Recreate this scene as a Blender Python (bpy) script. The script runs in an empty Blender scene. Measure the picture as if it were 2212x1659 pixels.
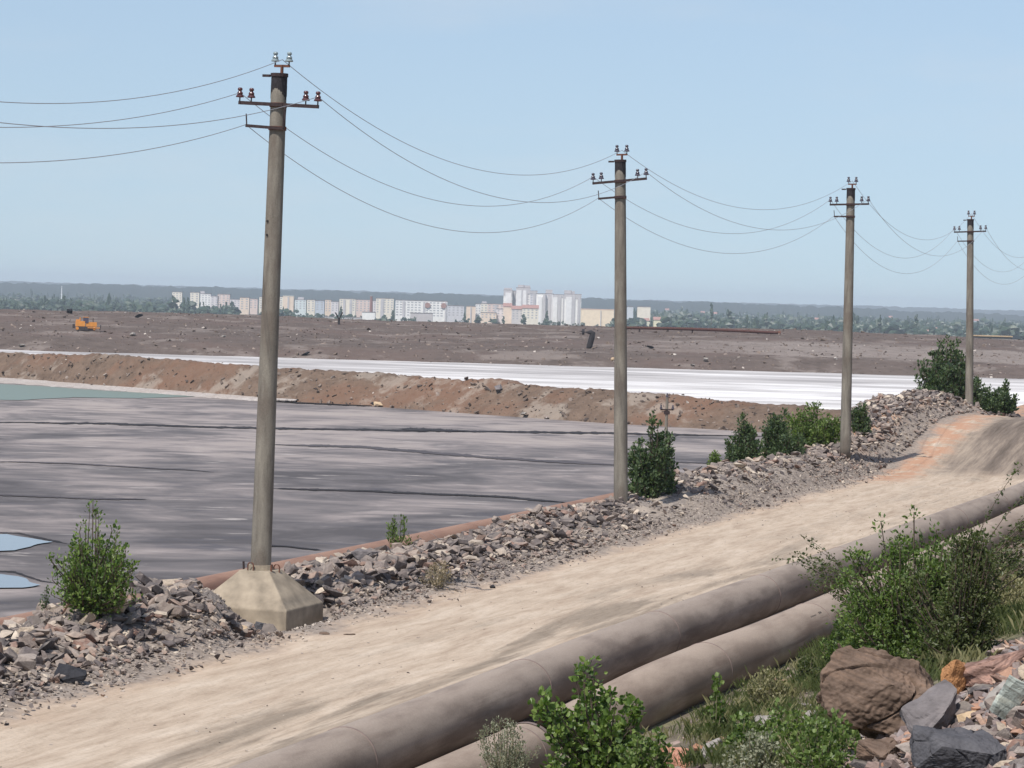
import bpy, bmesh, math, random
import numpy as np
from mathutils import Vector, Matrix, noise as mnoise, Euler

C = bpy.context.scene
COL = C.collection
R = math.radians
rnd = random.Random(7)

# ------------------------------------------------------------------ camera
EYE = 6.5
FOC = 6360.0           # focal length in units of a 2212 x 1659 picture
PITCH, ROLL = 1.675, 1.63
cam_d = bpy.data.cameras.new('camera'); cam = bpy.data.objects.new('camera', cam_d); COL.objects.link(cam)
cam_d.sensor_width = 36.0; cam_d.lens = FOC / 2212 * 36
cam_d.clip_start = 0.5; cam_d.clip_end = 40000
CAMROT = Matrix.Rotation(R(90 - PITCH), 3, 'X') @ Matrix.Rotation(R(ROLL), 3, 'Z')
cam.matrix_world = Matrix.Translation((0, 0, EYE)) @ CAMROT.to_4x4()
C.camera = cam

# ------------------------------------------------------------------ world, sun, exposure
SUN = Vector((-0.29, -0.484, 0.825)).normalized()      # towards the sun
w = bpy.data.worlds.new('World'); C.world = w; w.use_nodes = True
wn = w.node_tree; wn.nodes.clear()
sky = wn.nodes.new('ShaderNodeTexSky'); sky.sky_type = 'NISHITA'; sky.sun_disc = False
sky.sun_elevation = math.asin(SUN.z); sky.sun_rotation = math.atan2(SUN.x, SUN.y) % (2 * math.pi)
sky.altitude = 100; sky.air_density = 1.0; sky.dust_density = 1.2; sky.ozone_density = 3.0
bg = wn.nodes.new('ShaderNodeBackground'); bg.inputs['Strength'].default_value = 0.15
wo = wn.nodes.new('ShaderNodeOutputWorld')
# the clear-day horizon of the photograph stays blue: look the sky up a little higher than the true direction
tcw = wn.nodes.new('ShaderNodeTexCoord'); adw = wn.nodes.new('ShaderNodeVectorMath'); adw.operation = 'MULTIPLY_ADD'; adw.inputs[1].default_value = (1, 1, 0.65); adw.inputs[2].default_value = (0, 0, 0.08)
nmw = wn.nodes.new('ShaderNodeVectorMath'); nmw.operation = 'NORMALIZE'
wn.links.new(tcw.outputs['Generated'], adw.inputs[0]); wn.links.new(adw.outputs[0], nmw.inputs[0]); wn.links.new(nmw.outputs[0], sky.inputs[0])
hsw = wn.nodes.new('ShaderNodeHueSaturation'); hsw.inputs['Saturation'].default_value = 0.86
wn.links.new(sky.outputs[0], hsw.inputs['Color'])
# thin high cloud: a faint uneven veil over the whole sky
svw = wn.nodes.new('ShaderNodeVectorMath'); svw.operation = 'MULTIPLY'; svw.inputs[1].default_value = (2.2, 2.2, 9.0); wn.links.new(tcw.outputs['Generated'], svw.inputs[0])
nzw = wn.nodes.new('ShaderNodeTexNoise'); nzw.inputs['Scale'].default_value = 3.0; nzw.inputs['Detail'].default_value = 7; nzw.inputs['Roughness'].default_value = 0.6; wn.links.new(svw.outputs[0], nzw.inputs['Vector'])
mrw = wn.nodes.new('ShaderNodeMapRange'); mrw.interpolation_type = 'SMOOTHSTEP'; mrw.inputs[1].default_value = 0.45; mrw.inputs[2].default_value = 0.75; mrw.inputs[4].default_value = 0.16; wn.links.new(nzw.outputs[0], mrw.inputs[0])
mxw = wn.nodes.new('ShaderNodeMix'); mxw.data_type = 'RGBA'; mxw.inputs[7].default_value = (5.6, 5.5, 5.5, 1)
wn.links.new(mrw.outputs[0], mxw.inputs[0]); wn.links.new(hsw.outputs[0], mxw.inputs[6]); wn.links.new(mxw.outputs[2], bg.inputs[0]); wn.links.new(bg.outputs[0], wo.inputs[0])
sd = bpy.data.lights.new('sun', 'SUN'); sd.energy = 5.0; sd.angle = R(0.53); sd.color = (1.0, 0.955, 0.89)
so = bpy.data.objects.new('sun', sd); COL.objects.link(so)
so.rotation_euler = SUN.to_track_quat('Z', 'Y').to_euler(); so.location = (0, 0, 60)
C.view_settings.view_transform = 'Standard'; C.view_settings.look = 'None'
C.view_settings.exposure = -0.1; C.view_settings.gamma = 1.0
C.view_settings.use_curve_mapping = False
C.render.engine = 'CYCLES'
C.cycles.max_bounces = 6; C.cycles.volume_bounces = 0; C.cycles.use_denoising = True

# ------------------------------------------------------------------ helpers
def tag(o, label=None, cat=None, group=None, kind=None):
    if label: o['label'] = label
    if cat: o['category'] = cat
    if group: o['group'] = group
    if kind: o['kind'] = kind
    return o

def link(name, me, parent=None, loc=None):
    o = bpy.data.objects.new(name, me); COL.objects.link(o)
    if parent is not None: o.parent = parent
    if loc is not None: o.location = loc
    return o

def mesh(name, V, F, mat, parent=None, smooth=False, loc=None):
    me = bpy.data.meshes.new(name)
    me.from_pydata([tuple(v) for v in V], [], F)
    if mat: me.materials.append(mat)
    if smooth: me.polygons.foreach_set('use_smooth', [True] * len(me.polygons))
    me.update()
    return link(name, me, parent, loc)

def empty(name, loc, label, cat, group=None, rot=None):
    o = bpy.data.objects.new(name, None); COL.objects.link(o); o.location = loc
    o.empty_display_size = 0.3
    if rot: o.rotation_euler = rot
    return tag(o, label, cat, group)

class MB:
    """collects simple solids into one mesh"""
    def __init__(s): s.V = []; s.F = []
    def add(s, V, F):
        n = len(s.V); s.V += [tuple(v) for v in V]; s.F += [tuple(i + n for i in f) for f in F]; return s
    def box(s, c, d, rz=0, M=None):
        x, y, z = d[0] / 2, d[1] / 2, d[2] / 2
        Vs = [Vector(v) for v in ((-x,-y,-z),(x,-y,-z),(x,y,-z),(-x,y,-z),(-x,-y,z),(x,-y,z),(x,y,z),(-x,y,z))]
        m = M if M is not None else Matrix.Rotation(rz, 3, 'Z')
        Vs = [m @ v + Vector(c) for v in Vs]
        return s.add(Vs, [(0,3,2,1),(4,5,6,7),(0,1,5,4),(1,2,6,5),(2,3,7,6),(3,0,4,7)])
    def tube(s, pts, rad, n=8, cap=True):
        pts = [Vector(p) for p in pts]
        if not isinstance(rad, (list, tuple)): rad = [rad] * len(pts)
        V = []; F = []
        T = []
        for i in range(len(pts)):
            a = pts[max(i - 1, 0)]; b = pts[min(i + 1, len(pts) - 1)]
            T.append((b - a).normalized())
        up = Vector((0, 0, 1)) if abs(T[0].z) < 0.9 else Vector((1, 0, 0))
        for i, p in enumerate(pts):
            x = T[i].cross(up)
            if x.length < 1e-5: x = Vector((1, 0, 0))
            x.normalize(); y = x.cross(T[i]).normalized()
            for k in range(n):
                a = 2 * math.pi * k / n
                V.append(p + (x * math.cos(a) + y * math.sin(a)) * rad[i])
        for i in range(len(pts) - 1):
            for k in range(n):
                k2 = (k + 1) % n
                F.append((i * n + k, (i + 1) * n + k, (i + 1) * n + k2, i * n + k2))
        if cap:
            F.append(tuple(range(n))); F.append(tuple(reversed([(len(pts) - 1) * n + k for k in range(n)])))
        return s.add(V, F)
    def build(s, name, mat, parent=None, smooth=False, loc=None): return mesh(name, s.V, s.F, mat, parent, smooth, loc)

# road frame: s runs along the road, p to its right; the camera stands at s = p = 0
US, UP = Vector((0.296, 0.955)).normalized(), Vector((0.955, -0.296)).normalized()
def W(s, p, z=0.0): return Vector((US.x * s + UP.x * p, US.y * s + UP.y * p, z))
def SP(x, y): return US.x * x + US.y * y, UP.x * x + UP.y * y
def sst(a, b, x):
    t = min(1.0, max(0.0, (x - a) / (b - a))); return t * t * (3 - 2 * t)
def pl(x, pts):
    if x <= pts[0][0]: return pts[0][1]
    for (a, u), (b, v) in zip(pts, pts[1:]):
        if x <= b: return u + (v - u) * (x - a) / (b - a)
    return pts[-1][1]
PROFILE = [(-70, -9.6), (-46, -9.4), (-28, -1.6), (-26.6, -0.75), (-24.9, -0.65), (-24.0, 0.12), (-23.2, 0.38), (-22.2, 0.42),
           (-21.3, 0.24), (-20.4, 0.08), (-19.8, 0.0), (-14.2, 0.0), (-13.4, -0.1), (-12.0, -0.22), (-11.3, -0.25), (-10.7, 0.02), (-9.6, 0.38),
           (-7, 1.35), (-4, 2.9), (-1.6, 4.2), (0, 4.9), (4, 5.3), (40, 6.0)]
def fbm(x, y, z=0.0, o=3):
    v = 0; a = 1; t = 0
    for i in range(o):
        v += a * mnoise.noise((x, y, z + i * 7.3)); t += a; x *= 2.1; y *= 2.1; a *= 0.5
    return v / t
def H(s, p, fine=True):
    z = pl(p, PROFILE)
    hump = 1.65 * sst(113, 132, s) * (1 - sst(137, 160, s))
    hump *= sst(-34, -27, p)
    z += hump
    berm = sst(-25.2, -23.6, p) * (1 - sst(-21.6, -20.2, p))
    if berm > 0:
        n = 0.30 * fbm(s * 0.16, 3.1) + 0.22 * fbm(s * 0.5, p * 0.5, 5)
        far = sst(86, 92, s)
        q = W(s, p); fu = 1106 + q.x / q.y * FOC if q.y > 5 else 0
        dent = sst(455, 560, fu) * (1 - sst(722, 770, fu)) * sst(48, 53, q.y) * (1 - sst(60.3, 61.3, q.y))
        z += berm * (n + 0.42 * far) * (1 - dent) - 0.60 * dent * berm
        z += berm * 0.34 * math.exp(-((s - 50.5) / 3.2) ** 2) * (1 - dent)
    if fine:
        rd = sst(-20.6, -19.6, p) * (1 - sst(-14.4, -13.6, p))
        if rd > 0: z += rd * (0.05 * fbm(s * 0.12, p * 0.9, 2) - 0.045 * math.exp(-((p + 18.4) / 0.35) ** 2) - 0.045 * math.exp(-((p + 16.1) / 0.4) ** 2))
        k = sst(-11.5, -9.5, p)
        if k > 0: z += k * (0.28 * fbm(s * 0.35, p * 0.35, 9) + 0.10 * fbm(s * 1.3, p * 1.3, 4))
        k = 1 - sst(-28, -26, p)
        if k > 0: z += k * 0.4 * fbm(s * 0.3, p * 0.3, 1)
    return z
def ray(px, py):
    d = CAMROT @ Vector(((px - 1106) / FOC, -(py - 829.5) / FOC, -1.0)); return d / d.y
def plane_pt(px, py, z):
    d = ray(px, py); t = (z - EYE) / d.z; return Vector((d.x * t, t, z))
def at(px, py, dist):
    d = ray(px, py); return Vector((d.x * dist, dist, EYE + d.z * dist))
def hit(px, py, t0=12.0, t1=300.0):
    d = ray(px, py); t = t0
    while t < t1:
        s, p = SP(d.x * t, t)
        if EYE + d.z * t <= H(s, p): break
        t += 0.12
    s, p = SP(d.x * t, t)
    return Vector((d.x * t, t, H(s, p)))

# ------------------------------------------------------------------ materials
class NT:
    def __init__(s, name):
        s.m = bpy.data.materials.new(name); s.m.use_nodes = True; s.t = s.m.node_tree; s.t.nodes.clear()
        s.out = s.t.nodes.new('ShaderNodeOutputMaterial')
    def n(s, typ, **kw):
        nd = s.t.nodes.new('ShaderNode' + typ)
        for k, v in kw.items(): setattr(nd, k, v)
        return nd
    def put(s, sock, v):
        if hasattr(v, 'is_output'): s.t.links.new(v, sock)
        elif isinstance(v, (tuple, list)) and len(v) == 3 and sock.type == 'RGBA': sock.default_value = (*v, 1)
        else: sock.default_value = v
    def math(s, op, a, b=0.0, c=None, clamp=False):
        nd = s.n('Math', operation=op, use_clamp=clamp); s.put(nd.inputs[0], a); s.put(nd.inputs[1], b)
        if c is not None: s.put(nd.inputs[2], c)
        return nd.outputs[0]
    def coord(s, which='Object'): return s.n('TexCoord').outputs[which]
    def dot(s, v, c):
        nd = s.n('VectorMath', operation='DOT_PRODUCT'); s.put(nd.inputs[0], v); nd.inputs[1].default_value = c; return nd.outputs['Value']
    def comb(s, x, y, z=0.0):
        nd = s.n('CombineXYZ'); s.put(nd.inputs[0], x); s.put(nd.inputs[1], y); s.put(nd.inputs[2], z); return nd.outputs[0]
    def scale(s, v, c):
        nd = s.n('VectorMath', operation='MULTIPLY'); s.put(nd.inputs[0], v); nd.inputs[1].default_value = c; return nd.outputs[0]
    def noise(s, v, sc, det=4, rough=0.55, dist=0.0):
        nd = s.n('TexNoise'); s.put(nd.inputs['Vector'], v); nd.inputs['Scale'].default_value = sc
        nd.inputs['Detail'].default_value = det; nd.inputs['Roughness'].default_value = rough; nd.inputs['Distortion'].default_value = dist
        return nd.outputs[0]
    def voro(s, v, sc, out='Distance'):
        nd = s.n('TexVoronoi'); s.put(nd.inputs['Vector'], v); nd.inputs['Scale'].default_value = sc; return nd.outputs[out]
    def mr(s, v, a, b, lo=0.0, hi=1.0, smooth=True):
        nd = s.n('MapRange', interpolation_type='SMOOTHSTEP' if smooth else 'LINEAR'); s.put(nd.inputs[0], v)
        for i, q in enumerate((a, b, lo, hi)): s.put(nd.inputs[i + 1], q)
        return nd.outputs[0]
    def ramp(s, f, stops, const=False):
        nd = s.n('ValToRGB'); s.put(nd.inputs[0], f); cr = nd.color_ramp
        if const: cr.interpolation = 'CONSTANT'
        while len(cr.elements) < len(stops): cr.elements.new(0.5)
        for e, (q, c) in zip(cr.elements, stops): e.position = q; e.color = (*c, 1)
        return nd.outputs[0]
    def mix(s, f, a, b, mode='MIX'):
        nd = s.n('Mix', data_type='RGBA', blend_type=mode); s.put(nd.inputs[0], f); s.put(nd.inputs[6], a); s.put(nd.inputs[7], b); return nd.outputs[2]
    def bump(s, h, strength=0.5, dist=0.05):
        nd = s.n('Bump'); s.put(nd.inputs['Height'], h); nd.inputs['Strength'].default_value = strength; nd.inputs['Distance'].default_value = dist; return nd.outputs[0]
    def bsdf(s, col, rough=0.8, metal=0.0, spec=0.3, normal=None, **kw):
        b = s.n('BsdfPrincipled'); s.put(b.inputs['Base Color'], col); s.put(b.inputs['Roughness'], rough); s.put(b.inputs['Metallic'], metal)
        b.inputs['Specular IOR Level'].default_value = spec
        if normal is not None: s.put(b.inputs['Normal'], normal)
        for k, v in kw.items(): s.put(b.inputs[k], v)
        s.t.links.new(b.outputs[0], s.out.inputs[0]); return s.m

def simple(name, col, rough=0.7, metal=0.0, var=0.25, sc=8.0, bump=0.0, spec=0.3):
    t = NT(name); v = t.coord(); n = t.noise(v, sc, 5)
    c = t.mix(1.0, col, t.ramp(n, [(0.25, (1 - var,) * 3), (0.75, (1 + var,) * 3)]), 'MULTIPLY')
    return t.bsdf(c, rough, metal, spec, t.bump(n, bump, 0.02) if bump else None)

def m_ground():
    t = NT('ground_soil'); v = t.coord()
    s = t.dot(v, (US.x, US.y, 0)); p = t.dot(v, (UP.x, UP.y, 0))
    sp = t.comb(s, p, 0)
    wob = t.noise(v, 0.45, 4, 0.6); wob2 = t.noise(v, 3.0, 4, 0.6)
    pw = t.math('ADD', p, t.math('ADD', t.math('MULTIPLY', t.math('SUBTRACT', wob, 0.5), 2.0), t.math('MULTIPLY', t.math('SUBTRACT', wob2, 0.5), 0.7)))
    fine = t.noise(v, 14, 6, 0.7); mid = t.noise(v, 1.2, 5, 0.6)
    # road: dry tan dust, drawn out along the travel direction
    st = t.noise(t.scale(sp, (0.10, 1.0, 1)), 0.9, 6, 0.62, 0.4)
    st2 = t.noise(t.scale(sp, (0.22, 1.6, 1)), 1.3, 6, 0.6, 0.3)
    road = t.ramp(st2, [(0.28, (0.355, 0.272, 0.203)), (0.5, (0.45, 0.36, 0.275)), (0.72, (0.52, 0.43, 0.34))])
    dustl = t.mr(pw, -19.2, -20.3)
    road = t.mix(t.math('MULTIPLY', dustl, 0.45), road, (0.46, 0.315, 0.215))
    grey = t.mr(st, 0.44, 0.60)
    side = t.mr(pw, -18.4, -16.2)
    nearer = t.mr(s, 78, 52)
    gk = t.math('MULTIPLY', grey, t.math('MULTIPLY', side, t.mr(s, 95, 50, 0.2, 0.95)), clamp=True)
    road = t.mix(gk, road, (0.235, 0.19, 0.145))
    trk = t.math('MULTIPLY', t.mr(st2, 0.5, 0.62), t.mr(st, 0.45, 0.55))
    road = t.mix(t.math('MULTIPLY', trk, t.math('MULTIPLY', side, 0.45)), road, (0.19, 0.15, 0.115))
    road = t.mix(t.math('MULTIPLY', t.mr(fine, 0.55, 0.75), 0.25), road, (0.36, 0.29, 0.23))
    fs = t.noise(t.scale(sp, (0.45, 3.0, 1)), 2.0, 8, 0.8, 0.3)
    road = t.mix(0.8, road, t.ramp(fs, [(0.34, (0.72, 0.69, 0.66)), (0.5, (1, 1, 1)), (0.66, (1.15, 1.16, 1.17))]), 'MULTIPLY')
    peb = t.math('MULTIPLY', t.mr(t.voro(v, 7.0), 0.16, 0.10), t.mr(mid, 0.42, 0.62))
    road = t.mix(t.math('MULTIPLY', peb, 0.55), road, (0.22, 0.18, 0.15))
    road = t.mix(t.mr(pw, -14.7, -14.1, 0, 0.65), road, (0.36, 0.275, 0.21))
    # hump: orange clay at the left, dark mud in the tracks
    sw = t.math('ADD', s, t.math('MULTIPLY', t.math('SUBTRACT', wob, 0.5), 6))
    hump = t.mr(sw, 113, 119)
    orange = t.math('MULTIPLY', t.mr(sw, 107, 113), t.math('MULTIPLY', t.mr(pw, -20.8, -20.0), t.mr(pw, -18.3, -19.2)))
    orange = t.math('MULTIPLY', orange, t.mr(mid, 0.38, 0.52))
    hb = t.ramp(t.noise(t.scale(sp, (0.12, 1.8, 1)), 1.0, 6, 0.68), [(0.34, (0.095, 0.075, 0.06)), (0.5, (0.185, 0.147, 0.118)), (0.66, (0.32, 0.258, 0.20))])
    road = t.mix(t.math('MULTIPLY', hump, t.mr(pw, -19.4, -17.6)), road, hb)
    road = t.mix(t.math('MULTIPLY', orange, 0.75), road, (0.41, 0.215, 0.13))
    # shoulder, berm, slopes
    grav = t.ramp(t.voro(v, 9.0, 'Color'), [(0.1, (0.15, 0.125, 0.11)), (0.5, (0.28, 0.235, 0.20)), (0.9, (0.37, 0.32, 0.28))])
    shoulder = t.mix(0.55, grav, t.ramp(mid, [(0.3, (0.24, 0.195, 0.16)), (0.7, (0.35, 0.285, 0.23))]))
    berm = t.mix(0.5, grav, t.ramp(fine, [(0.3, (0.14, 0.12, 0.11)), (0.7, (0.27, 0.235, 0.21))]))
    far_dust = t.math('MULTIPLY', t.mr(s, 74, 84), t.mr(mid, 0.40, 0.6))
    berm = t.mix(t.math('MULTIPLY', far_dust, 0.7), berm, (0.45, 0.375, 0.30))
    clay = t.math('MULTIPLY', t.mr(sw, 112, 118), t.mr(mid, 0.38, 0.5))
    berm = t.mix(t.math('MULTIPLY', clay, 0.7), berm, (0.48, 0.26, 0.15))
    down = t.ramp(mid, [(0.3, (0.24, 0.165, 0.125)), (0.7, (0.36, 0.26, 0.20))])
    slope = t.ramp(t.noise(v, 2.4, 6, 0.65), [(0.25, (0.07, 0.06, 0.042)), (0.45, (0.145, 0.12, 0.088)), (0.6, (0.20, 0.165, 0.125)), (0.78, (0.29, 0.25, 0.195))])
    slope = t.mix(t.math('MULTIPLY', t.mr(mid, 0.5, 0.62), 0.5), slope, (0.19, 0.19, 0.09))
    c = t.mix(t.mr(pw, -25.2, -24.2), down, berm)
    c = t.mix(t.mr(pw, -22.0, -20.9), c, shoulder)
    c = t.mix(t.mr(pw, -20.35, -19.6), c, road)
    c = t.mix(t.mr(p, -13.9, -13.3), c, shoulder)
    c = t.mix(t.mr(pw, -12.3, -11.6), c, slope)
    h = t.math('ADD', t.math('MULTIPLY', fine, 0.5), t.math('MULTIPLY', t.voro(v, 11), 0.5))
    notroad = t.math('SUBTRACT', 1.4, t.math('MULTIPLY', t.mr(pw, -20.6, -20.0), t.mr(pw, -13.3, -13.9)))
    return t.bsdf(c, 0.95, 0, 0.15, t.bump(t.math('MULTIPLY', h, notroad), 0.8, 0.05))

def m_pond():
    t = NT('tailings_mud'); v = t.coord()
    a = t.noise(t.scale(v, (1.2, 1, 1)), 0.045, 8, 0.6, 1.0)
    b = t.noise(t.scale(v, (0.8, 1, 1)), 0.16, 8, 0.62, 0.8)
    y = t.dot(v, (0, 1, 0)); x = t.dot(v, (1, 0, 0))
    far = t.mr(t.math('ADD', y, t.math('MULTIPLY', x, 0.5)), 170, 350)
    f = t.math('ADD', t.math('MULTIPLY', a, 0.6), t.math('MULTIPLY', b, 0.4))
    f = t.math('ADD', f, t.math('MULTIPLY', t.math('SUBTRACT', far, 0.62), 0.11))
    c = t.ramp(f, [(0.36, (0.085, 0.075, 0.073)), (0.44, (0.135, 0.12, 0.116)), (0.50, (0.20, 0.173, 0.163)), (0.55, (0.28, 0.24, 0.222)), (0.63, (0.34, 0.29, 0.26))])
    wht = t.math('MULTIPLY', t.mr(t.noise(t.scale(v, (0.5, 1, 1)), 0.28, 7, 0.65, 0.4), 0.60, 0.72), 0.7)
    c = t.mix(wht, c, (0.47, 0.42, 0.385))
    drk = t.math('MULTIPLY', t.mr(t.noise(t.scale(v, (0.4, 1, 1)), 0.18, 7, 0.68, 0.7), 0.55, 0.66), 0.6)
    c = t.mix(drk, c, (0.075, 0.07, 0.078))
    return t.bsdf(c, 0.75, 0, 0.18)

def m_white():
    t = NT('white_tailings'); v = t.coord()
    a = t.noise(t.scale(v, (0.35, 1, 1)), 0.06, 6, 0.62, 0.4)
    b = t.noise(t.scale(v, (0.3, 1, 1)), 0.09, 7, 0.65, 0.5)
    y = t.dot(v, (0, 1, 0))
    f = t.math('ADD', t.math('MULTIPLY', a, 0.5), t.math('MULTIPLY', b, 0.5))
    f = t.math('SUBTRACT', f, t.math('MULTIPLY', t.mr(y, 410, 560), 0.09))
    c = t.ramp(f, [(0.34, (0.33, 0.305, 0.29)), (0.42, (0.47, 0.44, 0.42)), (0.49, (0.64, 0.61, 0.585)), (0.57, (0.78, 0.755, 0.725))])
    return t.bsdf(c, 0.7, 0, 0.3)

def m_bank(name, lo, hi, red, sc=0.35, pale=None, pk=0.6, band=False):
    t = NT(name); v = t.coord()
    a = t.noise(v, sc, 7, 0.7); b = t.noise(t.scale(v, (0.4, 1, 1)), sc * 0.18, 5, 0.6)
    c = t.ramp(a, [(0.3, lo), (0.7, hi)])
    c = t.mix(t.math('MULTIPLY', t.mr(b, 0.45, 0.6), 0.8), c, red)
    vo = t.voro(v, 1.1, 'Color')
    c = t.mix(t.mr(vo, 0.1, 0.9, 0, 0.22), c, hi)
    sp2 = t.voro(v, 0.55, 'Color'); c = t.mix(t.mr(sp2, 0.05, 0.95, 0, 0.5 if band else 0.15), c, t.ramp(sp2, [(0.0, lo), (1.0, hi)]))
    if band:
        y = t.dot(v, (0, 1, 0)); x = t.dot(v, (1, 0, 0)); yy = t.math('ADD', y, t.math('MULTIPLY', t.math('SUBTRACT', t.noise(v, 0.06, 6, 0.7), 0.5), 22))
        bnd = t.math('MULTIPLY', t.math('MULTIPLY', t.mr(yy, 598, 602), t.mr(yy, 668, 650)), t.mr(x, 10, 60))
        c = t.mix(t.math('MULTIPLY', bnd, t.mr(a, 0.35, 0.6, 0.45, 0.85)), c, (0.26, 0.22, 0.195))
    if pale: c = t.mix(t.math('MULTIPLY', t.mr(t.noise(v, sc * 0.22, 6, 0.65), 0.53, 0.62), pk), c, pale)
    return t.bsdf(c, 0.95, 0, 0.1, t.bump(a, 0.8, 0.6))

def rockmat(name, stops, src='island', rough=0.9, grain=10.0, strat=0.0, dust=0.35, dustc=(0.40, 0.34, 0.28)):
    t = NT(name)
    r = t.n('NewGeometry').outputs['Random Per Island'] if src == 'island' else t.n('ObjectInfo').outputs['Random']
    c = t.ramp(r, stops)
    v = t.coord()
    g = t.noise(v, grain, 7, 0.7)
    c = t.mix(0.85, c, t.ramp(g, [(0.28, (0.55, 0.54, 0.53)), (0.5, (1.0, 1.0, 1.0)), (0.74, (1.45, 1.42, 1.38))]), 'MULTIPLY')
    if strat:
        bands = t.noise(t.scale(v, (0.6, 0.6, 7.0)), 3.0, 5, 0.6, 0.5)
        c = t.mix(strat, c, t.ramp(bands, [(0.36, (0.35, 0.30, 0.28)), (0.5, (1, 1, 1)), (0.62, (1.5, 1.4, 1.3))]), 'MULTIPLY')
    if dust:
        up = t.n('SeparateXYZ'); t.put(up.inputs[0], t.n('NewGeometry').outputs['Normal'])
        d = t.math('MULTIPLY', t.mr(up.outputs[2], 0.35, 0.95), t.mr(t.noise(v, grain * 0.35, 4), 0.42, 0.6, 0, dust))
        c = t.mix(d, c, dustc)
    return t.bsdf(c, rough, 0, 0.2, t.bump(g, 0.6, 0.03))

def leafmat(name, c1, c2, c3, trans=0.35):
    t = NT(name); r = t.n('NewGeometry').outputs['Random Per Island']
    c = t.ramp(r, [(0.0, c1), (0.5, c2), (1.0, c3)])
    b = t.n('BsdfPrincipled'); t.put(b.inputs['Base Color'], c); b.inputs['Roughness'].default_value = 0.45
    b.inputs['Specular IOR Level'].default_value = 0.4
    tr = t.n('BsdfTranslucent'); t.put(tr.inputs[0], t.mix(1.0, c, (1.3, 1.5, 0.6), 'MULTIPLY'))
    mx = t.n('MixShader'); mx.inputs[0].default_value = trans
    t.t.links.new(b.outputs[0], mx.inputs[1]); t.t.links.new(tr.outputs[0], mx.inputs[2]); t.t.links.new(mx.outputs[0], t.out.inputs[0])
    return t.m

def m_pipe(name, base, dusty, streak):
    t = NT(name); v = t.coord()
    s = t.dot(v, (US.x, US.y, 0)); p = t.dot(v, (UP.x, UP.y, 0)); z = t.dot(v, (0, 0, 1))
    sp = t.comb(s, p, z)
    a = t.noise(t.scale(sp, (0.25, 1, 1)), 2.0, 6, 0.6); b = t.noise(t.scale(sp, (0.06, 1, 1)), 4.0, 5, 0.6); g = t.noise(v, 35, 4, 0.7)
    c = t.mix(t.mr(a, 0.35, 0.68), base, dusty)
    c = t.mix(t.math('MULTIPLY', t.mr(b, 0.52, 0.66), 0.55), c, streak)
    nz = t.n('SeparateXYZ'); t.put(nz.inputs[0], t.n('NewGeometry').outputs['Normal'])
    c = t.mix(t.math('MULTIPLY', t.mr(nz.outputs[2], 0.45, 0.95), t.mr(a, 0.3, 0.6, 0.35, 0.8)), c, dusty)
    c = t.mix(1.0, c, t.ramp(g, [(0.3, (0.86,) * 3), (0.7, (1.14,) * 3)]), 'MULTIPLY')
    return t.bsdf(c, 0.72, 0, 0.3, t.bump(g, 0.25, 0.01))

def m_concrete():
    t = NT('weathered_concrete'); v = t.coord()
    a = t.noise(t.scale(v, (1, 1, 0.12)), 7, 6, 0.65); g = t.noise(v, 45, 4, 0.7); b = t.noise(t.scale(v, (1, 1, .5)), 1.4, 4)
    c = t.ramp(a, [(0.3, (0.115, 0.100, 0.083)), (0.48, (0.185, 0.165, 0.137)), (0.7, (0.25, 0.225, 0.185))])
    c = t.mix(t.math('MULTIPLY', t.mr(b, 0.48, 0.62), 0.6), c, (0.125, 0.10, 0.082))
    c = t.mix(1.0, c, t.ramp(g, [(0.3, (0.82,) * 3), (0.7, (1.2,) * 3)]), 'MULTIPLY')
    return t.bsdf(c, 0.92, 0, 0.2, t.bump(g, 0.3, 0.01))

def m_building(name, col):
    t = NT(name); v = t.coord(); n = t.noise(v, 0.25, 3)
    return t.bsdf(t.mix(1.0, col, t.ramp(n, [(0.3, (0.9,) * 3), (0.7, (1.05,) * 3)]), 'MULTIPLY'), 0.85, 0, 0.1)

M = {}
M['ground'] = m_ground(); M['pond'] = m_pond(); M['white'] = m_white(); M['concrete'] = m_concrete()
M['block'] = simple('block_concrete', (0.285, 0.235, 0.175), 0.92, 0, 0.42, 2.6, 0.5)
M['bank'] = m_bank('bank_soil', (0.085, 0.060, 0.045), (0.20, 0.142, 0.105), (0.185, 0.105, 0.070), 0.5, (0.36, 0.31, 0.26), 0.5)
M['dump'] = m_bank('dump_soil', (0.072, 0.056, 0.048), (0.155, 0.122, 0.105), (0.14, 0.10, 0.085), 0.30, (0.25, 0.21, 0.185), 0.6, band=True)
M['crust'] = m_bank('salt_crust', (0.28, 0.24, 0.22), (0.55, 0.5, 0.46), (0.40, 0.34, 0.3), 0.8)
M['plain'] = m_bank('plain_field', (0.045, 0.055, 0.035), (0.09, 0.10, 0.055), (0.12, 0.12, 0.07), 0.004)
M['ridge'] = m_bank('ridge_wood', (0.022, 0.032, 0.026), (0.04, 0.05, 0.038), (0.034, 0.042, 0.034), 0.004)
M['field'] = simple('stubble_field', (0.42, 0.36, 0.26), 0.9, 0, 0.15, 0.02)
TINTS = {'dark grey': (0.075, 0.066, 0.065), 'grey': (0.14, 0.12, 0.115), 'brownish grey': (0.20, 0.16, 0.138), 'pale grey': (0.29, 0.245, 0.215), 'reddish': (0.22, 0.135, 0.105), 'cream': (0.42, 0.34, 0.26)}
for tn, tc in TINTS.items(): M['tint_' + tn] = rockmat('rock_' + tn.replace(' ', '_'), [(0, tuple(q * 0.85 for q in tc)), (1, tuple(q * 1.15 for q in tc))], 'object')
TW = ['dark grey'] * 3 + ['grey'] * 5 + ['brownish grey'] * 6 + ['pale grey'] * 4 + ['reddish'] * 3 + ['cream'] * 2
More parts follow.
